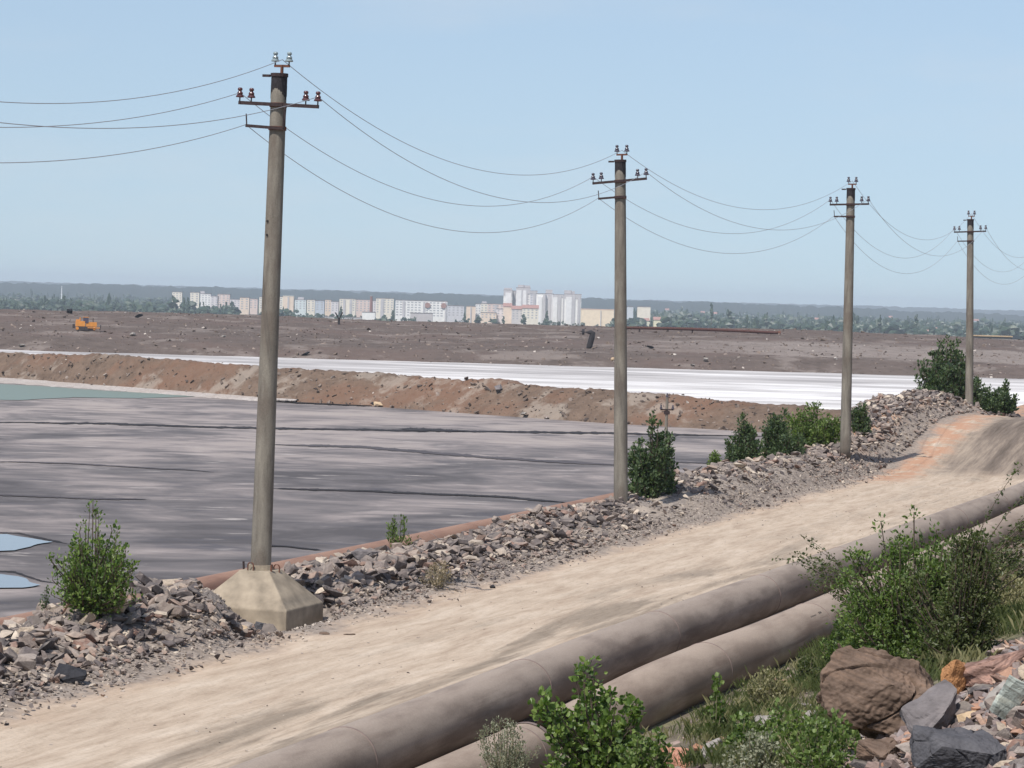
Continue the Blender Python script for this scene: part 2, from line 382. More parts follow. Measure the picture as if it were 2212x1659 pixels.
GREYS = [(0.0, (0.07, 0.06, 0.06)), (0.25, (0.14, 0.118, 0.112)), (0.5, (0.20, 0.163, 0.145)), (0.70, (0.29, 0.24, 0.205)), (0.82, (0.23, 0.145, 0.115)), (0.90, (0.38, 0.315, 0.255)), (1.0, (0.52, 0.44, 0.35))]
M['rocks'] = rockmat('berm_rock_mass', GREYS, 'island')
M['rock'] = rockmat('berm_rock_single', GREYS, 'object')
WARM = [(0.0, (0.11, 0.09, 0.088)), (0.3, (0.22, 0.16, 0.14)), (0.55, (0.29, 0.21, 0.18)), (0.75, (0.22, 0.20, 0.20)), (0.88, (0.36, 0.19, 0.12)), (1.0, (0.46, 0.37, 0.30))]
M['scree'] = rockmat('slope_rock_mass', WARM, 'island', dust=0.25)
M['screes'] = rockmat('slope_rock_single', WARM, 'object', dust=0.25)
M['r_brown'] = rockmat('brown_boulder', [(0, (0.135, 0.094, 0.07)), (1, (0.135, 0.094, 0.07))], grain=3.5, strat=0.5, dust=0.25, dustc=(0.22, 0.16, 0.125))
M['r_grey'] = rockmat('dark_grey_rock', [(0, (0.085, 0.083, 0.09)), (1, (0.085, 0.083, 0.09))], grain=5, dust=0.2, dustc=(0.18, 0.17, 0.17))
M['r_mid'] = rockmat('mid_grey_rock', [(0, (0.16, 0.143, 0.142)), (1, (0.16, 0.143, 0.142))], grain=5, dust=0.25, dustc=(0.26, 0.22, 0.20))
M['r_orange'] = rockmat('orange_rock', [(0, (0.40, 0.20, 0.09)), (1, (0.40, 0.20, 0.09))], grain=6, dust=0.2)
M['r_pink'] = rockmat('salmon_rock', [(0, (0.52, 0.26, 0.18)), (1, (0.52, 0.26, 0.18))], grain=6, dust=0.2)
M['r_pale'] = rockmat('pale_rock', [(0, (0.29, 0.265, 0.24)), (1, (0.29, 0.265, 0.24))], grain=6)
M['r_tan'] = rockmat('tan_rock', [(0, (0.50, 0.37, 0.24)), (1, (0.50, 0.37, 0.24))], grain=5, dust=0.1)
M['r_layer'] = rockmat('layered_rock', [(0, (0.26, 0.165, 0.135)), (1, (0.26, 0.165, 0.135))], grain=5, strat=0.9, dust=0.1)
M['r_green'] = rockmat('green_grey_rock', [(0, (0.30, 0.33, 0.30)), (1, (0.30, 0.33, 0.30))], grain=7, strat=0.7, dust=0.0)
M['r_black'] = rockmat('black_slag', [(0, (0.022, 0.022, 0.027)), (1, (0.035, 0.035, 0.04))], grain=8, dust=0.0)
M['gravelm'] = rockmat('gravel_mass', [(0.0, (0.14, 0.12, 0.11)), (0.5, (0.30, 0.255, 0.22)), (1.0, (0.44, 0.38, 0.32))], 'island', dust=0.2)
M['bankstone'] = rockmat('bank_stone', [(0.0, (0.09, 0.07, 0.06)), (0.6, (0.17, 0.13, 0.105)), (0.93, (0.25, 0.20, 0.17)), (1.0, (0.50, 0.45, 0.40))], 'island', grain=1.5, dust=0)
M['pipe1'] = m_pipe('dusty_pipe', (0.175, 0.134, 0.106), (0.325, 0.262, 0.212), (0.12, 0.08, 0.058))
M['pipe2'] = m_pipe('dusty_rust_pipe', (0.20, 0.148, 0.112), (0.35, 0.275, 0.215), (0.15, 0.095, 0.066))
M['pipe3'] = m_pipe('rusty_pipe', (0.20, 0.105, 0.072), (0.31, 0.185, 0.13), (0.14, 0.075, 0.055))
M['weld'] = simple('weld_bead', (0.20, 0.15, 0.13), 0.8)
M['inside'] = simple('pipe_inside', (0.05, 0.04, 0.035), 0.9)
M['paint'] = simple('black_stencil', (0.05, 0.045, 0.04), 0.8)
M['steel'] = simple('rusty_steel', (0.045, 0.030, 0.030), 0.75, 0.2, 0.4, 14)
M['steel_r'] = simple('red_rust_steel', (0.14, 0.06, 0.04), 0.8, 0.1, 0.4, 14)
M['tar'] = simple('tar_band', (0.028, 0.025, 0.027), 0.85, 0, 0.4, 20)
M['ins_glass'] = simple('grey_glass', (0.24, 0.29, 0.30), 0.15, 0, 0.1, 5, spec=0.7)
M['ins_brown'] = simple('brown_glaze', (0.085, 0.028, 0.028), 0.2, 0, 0.15, 5, spec=0.7)
M['ins_dark'] = simple('dark_glaze', (0.07, 0.06, 0.08), 0.2, 0, 0.15, 5, spec=0.7)
M['wire'] = simple('aluminium_wire', (0.36, 0.36, 0.38), 0.55, 0.2, 0.1)
M['bark'] = simple('bark', (0.10, 0.075, 0.055), 0.9, 0, 0.3, 12)
M['twig'] = simple('pale_twig', (0.22, 0.19, 0.12), 0.9, 0, 0.3, 12)
M['leaf_a'] = leafmat('leaf_bright', (0.045, 0.085, 0.02), (0.11, 0.175, 0.038), (0.23, 0.30, 0.085))
M['leaf_b'] = leafmat('leaf_dark', (0.032, 0.055, 0.03), (0.07, 0.108, 0.048), (0.14, 0.185, 0.085), 0.35)
M['leaf_c'] = leafmat('leaf_mid', (0.05, 0.085, 0.02), (0.11, 0.165, 0.04), (0.20, 0.26, 0.08))
M['leaf_sage'] = leafmat('leaf_sage', (0.14, 0.15, 0.095), (0.20, 0.205, 0.135), (0.27, 0.27, 0.19), 0.2)
M['leaf_olive'] = leafmat('leaf_olive', (0.045, 0.06, 0.022), (0.085, 0.105, 0.035), (0.13, 0.145, 0.06))
M['dry'] = leafmat('dry_stalks', (0.13, 0.125, 0.055), (0.20, 0.19, 0.09), (0.30, 0.27, 0.15), 0.2)
M['drybrown'] = leafmat('dry_brown_stalks', (0.22, 0.17, 0.11), (0.32, 0.25, 0.17), (0.40, 0.33, 0.24), 0.2)
M['wood'] = leafmat('far_foliage', (0.018, 0.035, 0.018), (0.03, 0.055, 0.028), (0.05, 0.075, 0.035), 0.1)
M['trunk'] = simple('far_trunk', (0.08, 0.065, 0.05), 0.9)
M['channel'] = simple('wet_black_mud', (0.026, 0.021, 0.020), 0.8, 0, 0.7, 0.25)
M['channel2'] = simple('wet_grey_mud', (0.075, 0.063, 0.062), 0.7, 0, 0.3, 0.3)
def m_water(name, col, rough, spec=0.5):
    t = NT(name); v = t.coord(); n = t.noise(t.scale(v, (1, 1, 1)), 0.8, 3)
    return t.bsdf(col, rough, 0, spec, t.bump(n, 0.03, 0.05))
M['water'] = m_water('pool_water', (0.19, 0.19, 0.19), 0.05)
M['teal'] = m_water('teal_water', (0.175, 0.215, 0.185), 0.5, 0.15)

# ------------------------------------------------------------------ near ground (one sheet, cut into named strips)
def frange(a, b, st):
    n = max(1, int(round((b - a) / st))); return [a + (b - a) * i / n for i in range(n + 1)]
S_AX = frange(-25, 20, 2.0)[:-1] + frange(20, 66, 0.35)[:-1] + frange(66, 165, 0.6)[:-1] + frange(165, 330, 4)
def strip(name, p_ax):
    V = [];
    for s in S_AX:
        for p in p_ax: V.append(W(s, p, H(s, p)))
    n = len(p_ax); F = []
    for i in range(len(S_AX) - 1):
        for j in range(n - 1): F.append((i * n + j, i * n + j + 1, (i + 1) * n + j + 1, (i + 1) * n + j))
    o = mesh(name, V, F, M['ground'], smooth=True); return tag(o, kind='structure')
strip('pond_slope', frange(-90, -46, 4)[:-1] + frange(-46, -25, 0.8))
strip('berm_ground', frange(-25, -20.4, 0.23))
strip('road', frange(-20.4, -13.6, 0.2))
strip('pipe_bed', frange(-13.6, -10.9, 0.3))
strip('embankment', frange(-10.9, 0.5, 0.3)[:-1] + frange(0.5, 40, 3))

# ------------------------------------------------------------------ ponds, banks, plain
def sheet(name, pts, z, mat, kind='structure'):
    o = mesh(name, [(x, y, z) for x, y in pts], [tuple(range(len(pts)))], mat); return tag(o, kind=kind)
ZP, ZW = -8.5, -6.5
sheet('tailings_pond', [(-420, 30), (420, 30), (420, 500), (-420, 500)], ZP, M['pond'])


def lerp_pts(pts, x):
    return pl(x, pts)
B_BOT = [(-1400, 765), (-400, 800), (0, 822), (300, 845), (590, 868), (800, 878), (1060, 897), (1300, 914), (1540, 928), (1900, 950), (2600, 985), (3400, 1030)]
B_TOP = [(-400, 746), (0, 762), (195, 770), (215, 762), (262, 770), (600, 797), (780, 805), (1000, 822), (1040, 820), (1200, 838), (1400, 850), (1560, 867), (1700, 880), (1960, 893), (2600, 925)]
edge = []
for px in range(-1400, 3400, 60):
    q = plane_pt(px, lerp_pts(B_BOT, px), ZP); edge.append((q.x * 1.02, q.y + 12))
sheet('white_tailings_pond', edge + [(900, 300), (900, 680), (-700, 680)], ZW, M['white'])
V = []; NX = 900; NY = 22
for i in range(NX + 1):
    px = -400 + 3000 * i / NX
    b = plane_pt(px, lerp_pts(B_BOT, px), ZP)
    c = at(px, lerp_pts(B_TOP, px), b.y + 9)
    for j in range(NY + 1):
        t = j / NY
        if t < 0.5:
            k = t / 0.5; q = b.lerp(c, k); q.z = ZP - 0.3 + (c.z - ZP + 0.3) * (k ** 0.85)
        else:
            k = (t - 0.5) / 0.5; q = Vector((c.x * (1 + 0.03 * k), c.y + 13 * k, c.z + (ZW - 0.5 - c.z) * sst(0.25, 1, k)))
        e = min(1, t * 8) * (1 - max(0, t - 0.85) / 0.15)
        q.z += e * (0.55 * fbm(q.x * 0.22, q.y * 0.22, 3, 4) + 0.25 * mnoise.noise((q.x * 0.9, q.y * 0.9, 1)))
        q.y += e * 1.2 * fbm(q.x * 0.3, t * 3, 8, 3)
        V.append(q)
F = [(i * (NY + 1) + j, (i + 1) * (NY + 1) + j, (i + 1) * (NY + 1) + j + 1, i * (NY + 1) + j + 1) for i in range(NX) for j in range(NY)]
bank = tag(mesh('dividing_bank', V, F, M['bank'], smooth=True), kind='structure')
BANKV = V
# pale salt crust lying along the foot of the bank
V = []; n = 400
for i in range(n + 1):
    px = -60 + 700 * i / n
    b = plane_pt(px, lerp_pts(B_BOT, px), ZP); wdt = 2.5 + 9 * max(0, 1 - px / 620) * (0.6 + 0.8 * abs(fbm(px * 0.02, 1)))
    wdt *= 1 - sst(520, 640, px)
    j = 1.2 * fbm(px * 0.08, 4.2)
    V += [(b.x, b.y + 1.5, ZP + 0.5), (b.x, b.y - 1.5 + j, ZP + 0.30), (b.x, b.y - wdt + j * 2, ZP + 0.03)]
F = [(3 * i + k, 3 * i + 3 + k, 3 * i + 4 + k, 3 * i + 1 + k) for i in range(n) for k in (0, 1)]
tag(mesh('salt_crust', V, F, M['crust'], smooth=True), kind='structure')

def channel(name, pts, wid, mat, z=0.05, seed=0, kind='structure'):
    """a strip of wet mud lying on the pond; pts in picture units fix its line on the pond surface"""
    V = []; n = 420
    x0, x1 = pts[0][0], pts[-1][0]
    for i in range(n + 1):
        px = x0 + (x1 - x0) * i / n
        q = plane_pt(px, pl(px, pts), ZP); f = q.y * q.y / (FOC * (EYE - ZP))
        e = min(1, 6 * i / n, 6 * (n - i) / n)
        j = 2.2 * fbm(px * 0.011, seed, 0, 4) * f; h = wid * f * e * (0.45 + 1.3 * abs(fbm(px * 0.03, seed + 5, 0, 3)) + 0.7 * abs(mnoise.noise((px * 0.21, seed, 2.0))))
        V += [(q.x, q.y + j - h / 2, ZP + z), (q.x, q.y + j + h / 2, ZP + z)]
    F = [(2 * i, 2 * i + 2, 2 * i + 3, 2 * i + 1) for i in range(n)]
    return tag(mesh(name, V, F, mat), kind=kind)
channel('mud_channel', [(-100, 910), (0, 913), (200, 915), (420, 922), (590, 926), (800, 929), (1000, 932), (1300, 936), (1700, 944)], 5.2, M['channel'], seed=1)
channel('mud_channel', [(860, 928), (1000, 932), (1010, 932)], 6.5, M['channel'], 0.09, seed=2)
channel('mud_channel', [(560, 960), (780, 966), (1000, 984), (1160, 996), (1400, 1008)], 6.5, M['channel2'], seed=3)
channel('mud_channel', [(560, 1055), (800, 1062), (900, 1066), (1100, 1075), (1260, 1090)], 5.0, M['channel'], seed=4)
channel('mud_channel', [(-60, 996), (150, 1002), (330, 1012), (480, 1022)], 2.6, M['channel2'], seed=5)
channel('mud_channel', [(540, 1177), (620, 1182), (700, 1190)], 3.5, M['channel'], seed=6)
channel('mud_channel', [(-40, 1068), (200, 1078), (330, 1080)], 4.5, M['channel2'], seed=7)
channel('mud_channel', [(1380, 996), (1500, 1000), (1600, 1002)], 3.0, M['channel2'], seed=8)
channel('mud_channel', [(600, 868), (700, 873), (820, 878)], 4.5, M['channel'], 0.12, seed=9)
channel('mud_channel', [(-60, 1150), (40, 1152), (110, 1168), (150, 1176)], 3.5, M['channel'], 0.02, seed=10)
channel('mud_channel', [(-60, 1232), (30, 1236), (90, 1256), (130, 1262)], 3.5, M['channel'], 0.02, seed=11)
def pool(name, px, z, mat):
    P = [plane_pt(a, b, ZP + z) for a, b in px]
    Q = []
    for i in range(len(P)):
        a, b = P[i], P[(i + 1) % len(P)]
        for k in range(8):
            q = a.lerp(b, k / 8); Q.append((q.x + 0.5 * mnoise.noise(q * 0.4), q.y + 1.0 * mnoise.noise(q * 0.25), ZP + z))
    return tag(mesh(name, Q, [tuple(range(len(Q)))], mat), kind='structure')
pool('pool_water', [(-80, 1154), (20, 1154), (60, 1160), (92, 1168), (112, 1170), (70, 1178), (40, 1188), (-80, 1194)], 0.07, M['water'])
pool('pool_water', [(-80, 1238), (0, 1240), (40, 1246), (88, 1262), (40, 1268), (-80, 1268)], 0.07, M['water'])
pool('lagoon_water', [(-300, 826), (0, 829), (120, 836), (230, 844), (360, 851), (430, 856), (300, 860), (160, 858), (40, 864), (-300, 862)], 0.06, M['teal'])

# far spoil dump
V = []; NX, NY = 520, 60
def dump_z(t, x):
    return pl(t, [(0, ZW - 0.3), (0.10, ZW + 2.2), (0.16, ZW + 2.6), (0.40, ZW + 4.1), (0.62, ZW + 5.6), (0.80, ZW + 6.2), (1.0, ZW + 5.6)])
CREST = [(-300, 660), (0, 668), (550, 681), (850, 694), (1100, 700), (1330, 706), (1700, 711), (2000, 724), (2212, 735), (2600, 745)]
for i in range(NX + 1):
    for j in range(NY + 1):
        t = j / NY
        y = 575 + 210 * t ** 1.15 + 8 * fbm(i * 0.03, 2.2) * (1 - t)
        px = -300 + 2900 * i / NX
        x = ray(px, 700).x * y
        cz = at(px, lerp_pts(CREST, px), 575 + 210 * 0.8 ** 1.15).z
        z = dump_z(t, x); z = ZW + (z - ZW) * ((cz - ZW) / 6.2)
        z += min(1, t * 10) * (0.5 * fbm(x * 0.06, y * 0.06, 2, 4) + 0.30 * fbm(x * 0.3, y * 0.3, 6, 3))
        V.append((x, y, z))
F = [(i * (NY + 1) + j, (i + 1) * (NY + 1) + j, (i + 1) * (NY + 1) + j + 1, i * (NY + 1) + j + 1) for i in range(NX) for j in range(NY)]
tag(mesh('spoil_dump', V, F, M['dump'], smooth=True), kind='structure')
DUMPV = V
def dump_at(px, py):
    d = ray(px, py)
    best = None
    i = int(round((px + 300) / 2900 * NX))
    for k in range(NY + 1):
        v = DUMPV[i * (NY + 1) + k]
        e = abs(v[2] - (EYE + d.z * v[1]))
        if best is None or e < best[0]: best = (e, k)
    v = DUMPV[i * (NY + 1) + best[1]]
    return Vector((d.x * v[1], v[1], v[2]))

ZG = -25.0
V = []; N1, N2 = 60, 60
for i in range(N1 + 1):
    for j in range(N2 + 1):
        y = 700 * (16500 / 700) ** (j / N2); x = (-1 + 2 * i / N1) * (900 + y * 0.55)
        V.append((x, y, ZG + 1.0 * fbm(x * 0.002, y * 0.002)))
F = [(i * (N2 + 1) + j, (i + 1) * (N2 + 1) + j, (i + 1) * (N2 + 1) + j + 1, i * (N2 + 1) + j + 1) for i in range(N1) for j in range(N2)]
tag(mesh('plain', V, F, M['plain'], smooth=True), kind='structure')
sheet('low_ground', [(-9000, -900), (9000, -900), (9000, 900), (-9000, 900)], ZG - 1.5, M['plain'])
def ridge(name, dist, hpts, rough, seed, mat):
    V = []; n = 1300
    for i in range(n + 1):
        px = -700 + 3600 * i / n
        a = at(px, pl(px, hpts), dist); x = a.x
        hh = a.z + rough * fbm(px * 0.05, seed, 0, 4) + rough * 0.9 * fbm(px * 0.012, seed + 3)
        V += [(x * 0.86, dist * 0.86, ZG - 1), (x * 0.97, dist * 0.965, ZG + (hh - ZG) * 0.75), (x, dist, hh), (x * 1.05, dist * 1.05, ZG - 1)]
    F = [(4 * i + k, 4 * i + 4 + k, 4 * i + 5 + k, 4 * i + 1 + k) for i in range(n) for k in range(3)]
    return tag(mesh(name, V, F, mat, smooth=True), kind='structure')
ridge('hills', 8200, [(-700, 596), (0, 612), (200, 613), (600, 626), (900, 633), (1320, 646), (1600, 655), (1900, 668), (2212, 681), (2900, 700)], 9, 1, M['ridge'])
ridge('hills', 13500, [(-700, 600), (0, 607), (700, 626), (1300, 645), (1500, 651), (2000, 664), (2212, 671), (2900, 690)], 7, 9, M['ridge'])
for a in ([(14, 653), (90, 655), (96, 649), (20, 645)], [(156, 660), (228, 662), (226, 655), (158, 652)], [(202, 640), (262, 643), (258, 638), (206, 636)], [(30, 650), (120, 652), (110, 648), (40, 646)]):
    P = [plane_pt(x, y + 1, ZG + 0.9) for x, y in a]
    tag(mesh('stubble_field', P, [(0, 1, 2, 3)], M['field']), kind='structure')

# ------------------------------------------------------------------ haze
mt = bpy.data.materials.new('haze'); mt.use_nodes = True; mt.node_tree.nodes.clear()
vo = mt.node_tree.nodes.new('ShaderNodeVolumePrincipled'); vo.inputs['Density'].default_value = 8.5e-5
vo.inputs['Color'].default_value = (0.82, 0.91, 1.0, 1)
ou = mt.node_tree.nodes.new('ShaderNodeOutputMaterial'); mt.node_tree.links.new(vo.outputs[0], ou.inputs['Volume'])
tag(MB().box((0, 8000, 17), (30000, 18400, 94)).build('haze', mt), kind='stuff')

# ------------------------------------------------------------------ rocks
RR = random.Random(11)
def hull(npts, dims, seed, boxy=0.5):
    r = random.Random(seed); bm = bmesh.new()
    for _ in range(npts):
        v = Vector((r.gauss(0, 1), r.gauss(0, 1), r.gauss(0, 1))).normalized()
        m = max(abs(v.x), abs(v.y), abs(v.z)); v = v.lerp(v / m, boxy) * r.uniform(0.85, 1.0)
        bm.verts.new((v.x * dims[0] / 2, v.y * dims[1] / 2, v.z * dims[2] / 2))
    res = bmesh.ops.convex_hull(bm, input=bm.verts)
    bmesh.ops.delete(bm, geom=[g for g in res['geom_interior'] if isinstance(g, bmesh.types.BMVert)], context='VERTS')
    bm.normal_update()
    V = [v.co.copy() for v in bm.verts]; bm.verts.index_update()
    F = [tuple(v.index for v in f.verts) for f in bm.faces]; bm.free()
    return V, F
VARI = []
for k in range(16):
    fl = RR.uniform(0.2, 0.5)
    VARI.append(hull(RR.randint(11, 15), (1.0, RR.uniform(0.5, 0.95), fl), 100 + k, 0.75))
VMESH = {}
def rock_mesh(k, mat):
    if (k, mat.name) not in VMESH:
        me = bpy.data.meshes.new('rock'); me.from_pydata([tuple(v) for v in VARI[k][0]], [], VARI[k][1]); me.materials.append(mat); me.update()
        VMESH[(k, mat.name)] = me
    return VMESH[(k, mat.name)]
def place_rock(k, pos, size, rot, mat, name='rock'):
    o = bpy.data.objects.new(name, rock_mesh(k, mat)); COL.objects.link(o)
    o.location = pos; o.scale = (size,) * 3; o.rotation_euler = rot; return o
def rock_mass(name, items, mat, label):
    """items: (variant, pos, size, euler) -> one mesh"""
    Vs = []; Fs = []; n = 0
    arr = [np.array([tuple(v) for v in VARI[k][0]]) for k in range(16)]
    for k, pos, size, rot in items:
        m = np.array(Euler(rot).to_matrix()); a = (arr[k] * size) @ m.T + np.array(pos)
        Vs.append(a); Fs += [tuple(i + n for i in f) for f in VARI[k][1]]; n += len(a)
    V = np.concatenate(Vs)
    o = mesh(name, V.tolist(), Fs, mat); return tag(o, label, 'rocks', kind='stuff')

BLK = (-5.0, 59.7)   # pole base block
blk_s, blk_p = SP(*BLK)
items = []
SPECK = []
def rocks_area(n, s0, s1, prof, smin, smax, power=2.2, flat=0.5, jump=0.15):
    for _ in range(n):
        s = RR.uniform(s0, s1); p = prof(s, RR)
        size = smin + (smax - smin) * RR.random() ** power
        if size > 0.2 and p > -21.3: size *= 0.55
        if abs(s - blk_s) < 1.25 and abs(p - blk_p) < 1.1: continue
        q = W(s, p, H(s, p, False) + size * 0.3); d = CAMROT.transposed() @ (q - Vector((0, 0, EYE))); u = 1106 - d.x / d.z * FOC; v = 829.5 + d.y / d.z * FOC
        if q.y < 60.6 and 1210 < v < 1366 and pl(v, [(1210, 400), (1290, 440), (1330, 505), (1366, 580)]) < u < 722: continue
        z = H(s, p, False)
        pos = W(s, p, z + size * RR.uniform(-0.08, 0.22) + jump * RR.random() * 0.5)
        rot = (RR.gauss(0, 0.45), RR.gauss(0.15, 0.45), RR.uniform(0, 6.28))
        items.append((RR.randrange(16), tuple(pos), size, rot))
rocks_area(11500, 30, 74, lambda s, r: -22.4 + 1.75 * max(-1, min(1, r.gauss(0, 0.55))) - 0.1, 0.09, 0.50, 3.0)
rocks_area(4800, 74, 112, lambda s, r: -22.6 + 1.8 * max(-1, min(1, r.gauss(0, 0.55))), 0.10, 0.46, 3.2)
rocks_area(3600, 112, 140, lambda s, r: -22.4 + 2.0 * max(-1, min(1, r.gauss(0, 0.55))), 0.12, 0.55, 3.0)
rocks_area(700, 140, 165, lambda s, r: -22.4 + 2.0 * r.gauss(0, 0.5), 0.16, 0.6)
rocks_area(2200, 30, 112, lambda s, r: -20.55 + 0.35 * r.gauss(0, 1), 0.05, 0.16)
# sparse where the shoulder in front of the second pole is plain sand
items = [it for it in items if not (82 < SP(it[1][0], it[1][1])[0] < 89.5 and SP(it[1][0], it[1][1])[1] > -22.3 and RR.random() < 0.85)]
items = [it for it in items if not (86 < SP(it[1][0], it[1][1])[0] < 112 and mnoise.noise((it[1][0] * 0.35, it[1][1] * 0.35, 0)) > 0.05 and RR.random() < 0.8)]
def show(it): return it[2] / it[1][1] * (1.0 if -0.2 < it[1][0] / it[1][1] < 0.2 else 0.0)
items.sort(key=show, reverse=True)
singles, mass = items[:190], items[190:]
p2s = 84.8; p3s = 113.7
def berm_where(pos):
    s, p = SP(pos[0], pos[1])
    a = ('in the berm at the left edge' if s < 46.5 else
         'in the berm below the left poplar shrub' if s < 51 else
         'piled left of the concrete footing' if s < blk_s + 0.4 else
         'in the berm right of the concrete footing' if s < 63 else
         'in the berm midway from first to second pole' if s < 73 else
         'in the berm close before the second pole' if s < 86 else
         'in the dusty berm past the second pole' if s < 112 else 'on the berm beyond the third pole')
    b = 'low' if p > -21.7 else 'high' if p < -22.9 else 'midway up'
    return a, b
for k, pos, size, rot in singles:
    tn = RR.choice(TW); o = place_rock(k, pos, size, rot, M['tint_' + tn])
    a, b = berm_where(pos)
    big = 'large' if size > 0.4 else 'medium' if size > 0.33 else 'small'
    tag(o, f'{big} {tn} rock {b} {a}', 'rock', f'{big} {tn} rocks {b} {a}')
rock_mass('rubble', mass, M['rocks'], 'mass of small angular grey rocks covering the roadside berm')

def hero(px, py, w_, h_, mat, label, seed, depth=0.8, rot=(0, 0, 0), name='boulder', disp=0.10, boxy=0.7, npts=20, cuts=4, sink=0.2, strat=0.0, zoff=0.0, base=None, fr=2.6):
    """px,py: foot of the rock in picture units; w_,h_ in metres"""
    q = base if base is not None else hit(px, py)
    V, F = hull(npts, (w_, w_ * depth, h_), seed, boxy)
    bm = bmesh.new(); vs = [bm.verts.new(v) for v in V]
    for f in F: bm.faces.new([vs[i] for i in f])
    for c in range(cuts):
        bmesh.ops.subdivide_edges(bm, edges=bm.edges[:], cuts=1, use_grid_fill=True)
        if c == 0: bmesh.ops.triangulate(bm, faces=bm.faces[:])
    bm.normal_update()
    sz = max(w_, h_)
    for v in bm.verts:
        c = v.co / sz
        n = 0.9 * mnoise.noise((c * fr + Vector((seed, 0, 0)))) + 0.45 * mnoise.noise(c * fr * 2.3 + Vector((0, seed, 0))) + 0.16 * abs(mnoise.noise(c * fr * 4.6)) + 0.16 * mnoise.noise(c * fr * 9) + 0.12 * mnoise.noise(c * fr * 17)
        cr = abs(mnoise.noise(c * fr * 1.3 + Vector((3, seed, 1))))
        n -= max(0, 0.05 - cr) / 0.05 * 0.45
        if strat: n += strat * math.sin(c.z * 42 + 3 * mnoise.noise(c * 2.5))
        v.co += v.normal * n * disp * sz
    me = bpy.data.meshes.new(name); bm.to_mesh(me); bm.free(); me.materials.append(mat)
    for pgn in me.polygons: pgn.use_smooth = False
    o = bpy.data.objects.new(name, me); COL.objects.link(o)
    o.location = q + Vector((0, w_ * depth * 0.25, h_ * (0.5 - sink) + zoff)); o.rotation_euler = rot
    return tag(o, label, 'boulder' if name == 'boulder' else 'rock')
hero(1916, 1606, 1.28, 0.84, M['r_brown'], 'big brown craggy boulder below the large shrub at lower right', 23, 0.8, (0.05, 0.30, 0.2), cuts=6, disp=0.075, npts=18, boxy=0.6, fr=2.4, sink=0.10, strat=0.05)
hero(2062, 1515, 0.26, 0.48, M['r_orange'], 'upright orange-brown rock right of the big brown boulder', 12, 0.8, (0.1, 0.1, 0.5), disp=0.06, sink=0.08)
hero(2150, 1480, 0.85, 0.26, M['r_layer'], 'long layered red-brown slab like a log at the right edge', 21, 0.5, (0.15, -0.35, -0.2), disp=0.04, npts=16, boxy=1.0, strat=0.25, sink=0.05)
hero(2140, 1530, 0.42, 0.15, M['r_pale'], 'pale grey flat slab leaning below the layered red-brown slab', 31, 0.5, (0.5, -0.65, 0.1), disp=0.03, npts=14, boxy=0.9, name='rock')
hero(2018, 1606, 0.52, 0.40, M['r_mid'], 'grey blocky rock between the brown boulder and the pale stones', 46, 0.8, (0.2, -0.35, 0.3), disp=0.04, npts=15, boxy=0.9, name='rock', sink=0.1)
hero(2072, 1710, 0.64, 0.40, M['r_grey'], 'large dark blue-grey boulder at the bottom right of the picture', 52, 0.9, (0.2, 0.08, 0.1), disp=0.045, npts=16, boxy=0.8, cuts=5, sink=0.0)
hero(2182, 1560, 0.20, 0.34, M['r_green'], 'green-grey ribbed slab standing tilted at the right edge', 61, 0.35, (0.1, 0.5, 0.2), disp=0.02, npts=14, boxy=1.0, name='rock', strat=0.3, sink=0.05)
hero(1452, 1670, 0.50, 0.32, M['r_pink'], 'salmon-orange rock at the bottom edge beside the second pipe', 71, 0.8, (0, 0.15, 0.4), disp=0.06, name='rock', sink=0.0)
hero(1545, 1652, 0.36, 0.34, M['r_pale'], 'rounded pale grey rock among weeds at the bottom edge', 82, 0.8, (0, 0.2, 0.9), disp=0.05, boxy=0.2, name='rock', sink=0.05)
hero(1760, 1562, 0.46, 0.16, M['r_pale'], 'flat pale stone left of the big brown boulder', 88, 0.7, (0.2, 0.1, 0.3), disp=0.04, name='rock')
hero(1662, 1575, 0.5, 0.20, M['r_pale'], 'low pale rock among weeds below the second pipe', 93, 0.8, (0.1, 0, 0.5), disp=0.05, name='rock')
hero(1905, 1652, 0.42, 0.24, M['r_brown'], 'brown broken rock at the foot of the big brown boulder', 97, 0.8, (0.1, 0.3, 0.9), disp=0.06, name='rock')
hero(1965, 1545, 0.24, 0.14, M['r_pink'], 'small pinkish rock touching the right side of the brown boulder', 98, 0.8, (0.1, 0.3, 0.2), disp=0.05, name='rock')
hero(2095, 1562, 0.20, 0.10, M['r_tan'], 'cream coloured small flat stone above the dark blue-grey boulder', 99, 0.6, (0.3, -0.3, 0.1), disp=0.03, name='rock')
hero(232, 1336, 0.66, 0.50, M['r_tan'], 'tan flat-topped rock on the berm below the left shrub', 104, 0.8, (0.15, -0.35, 0.1), disp=0.03, boxy=1.0, npts=13, cuts=3, name='rock', sink=0.0)
hero(150, 1478, 0.55, 0.34, M['r_black'], 'black rock at the berm foot near the left edge', 105, 0.7, (0.1, 0.3, 0.1), disp=0.04, cuts=3, name='rock')
hero(568, 1368, 0.42, 0.24, M['r_grey'], 'blue-grey rock leaning on the front of the concrete footing', 107, 0.7, (0.1, 0.35, 0.1), disp=0.04, cuts=3, name='rock')
hero(518, 1368, 0.34, 0.16, M['r_tan'], 'cream topped flat rock left of the concrete footing corner', 108, 0.7, (0.1, -0.1, 0.1), disp=0.03, cuts=3, name='rock')
hero(790, 1218, 0.7, 0.40, M['r_mid'], 'large blue-grey block on the berm top left of the small weed', 109, 0.7, (0.1, 0.1, 0.2), disp=0.04, cuts=3, name='rock')
hero(700, 1372, 0.02 + 0.2, 0.06, M['r_brown'], 'small brown stone alone on the road edge below the footing', 110, 0.6, (0, 0, 0), disp=0.03, cuts=2, name='stone')
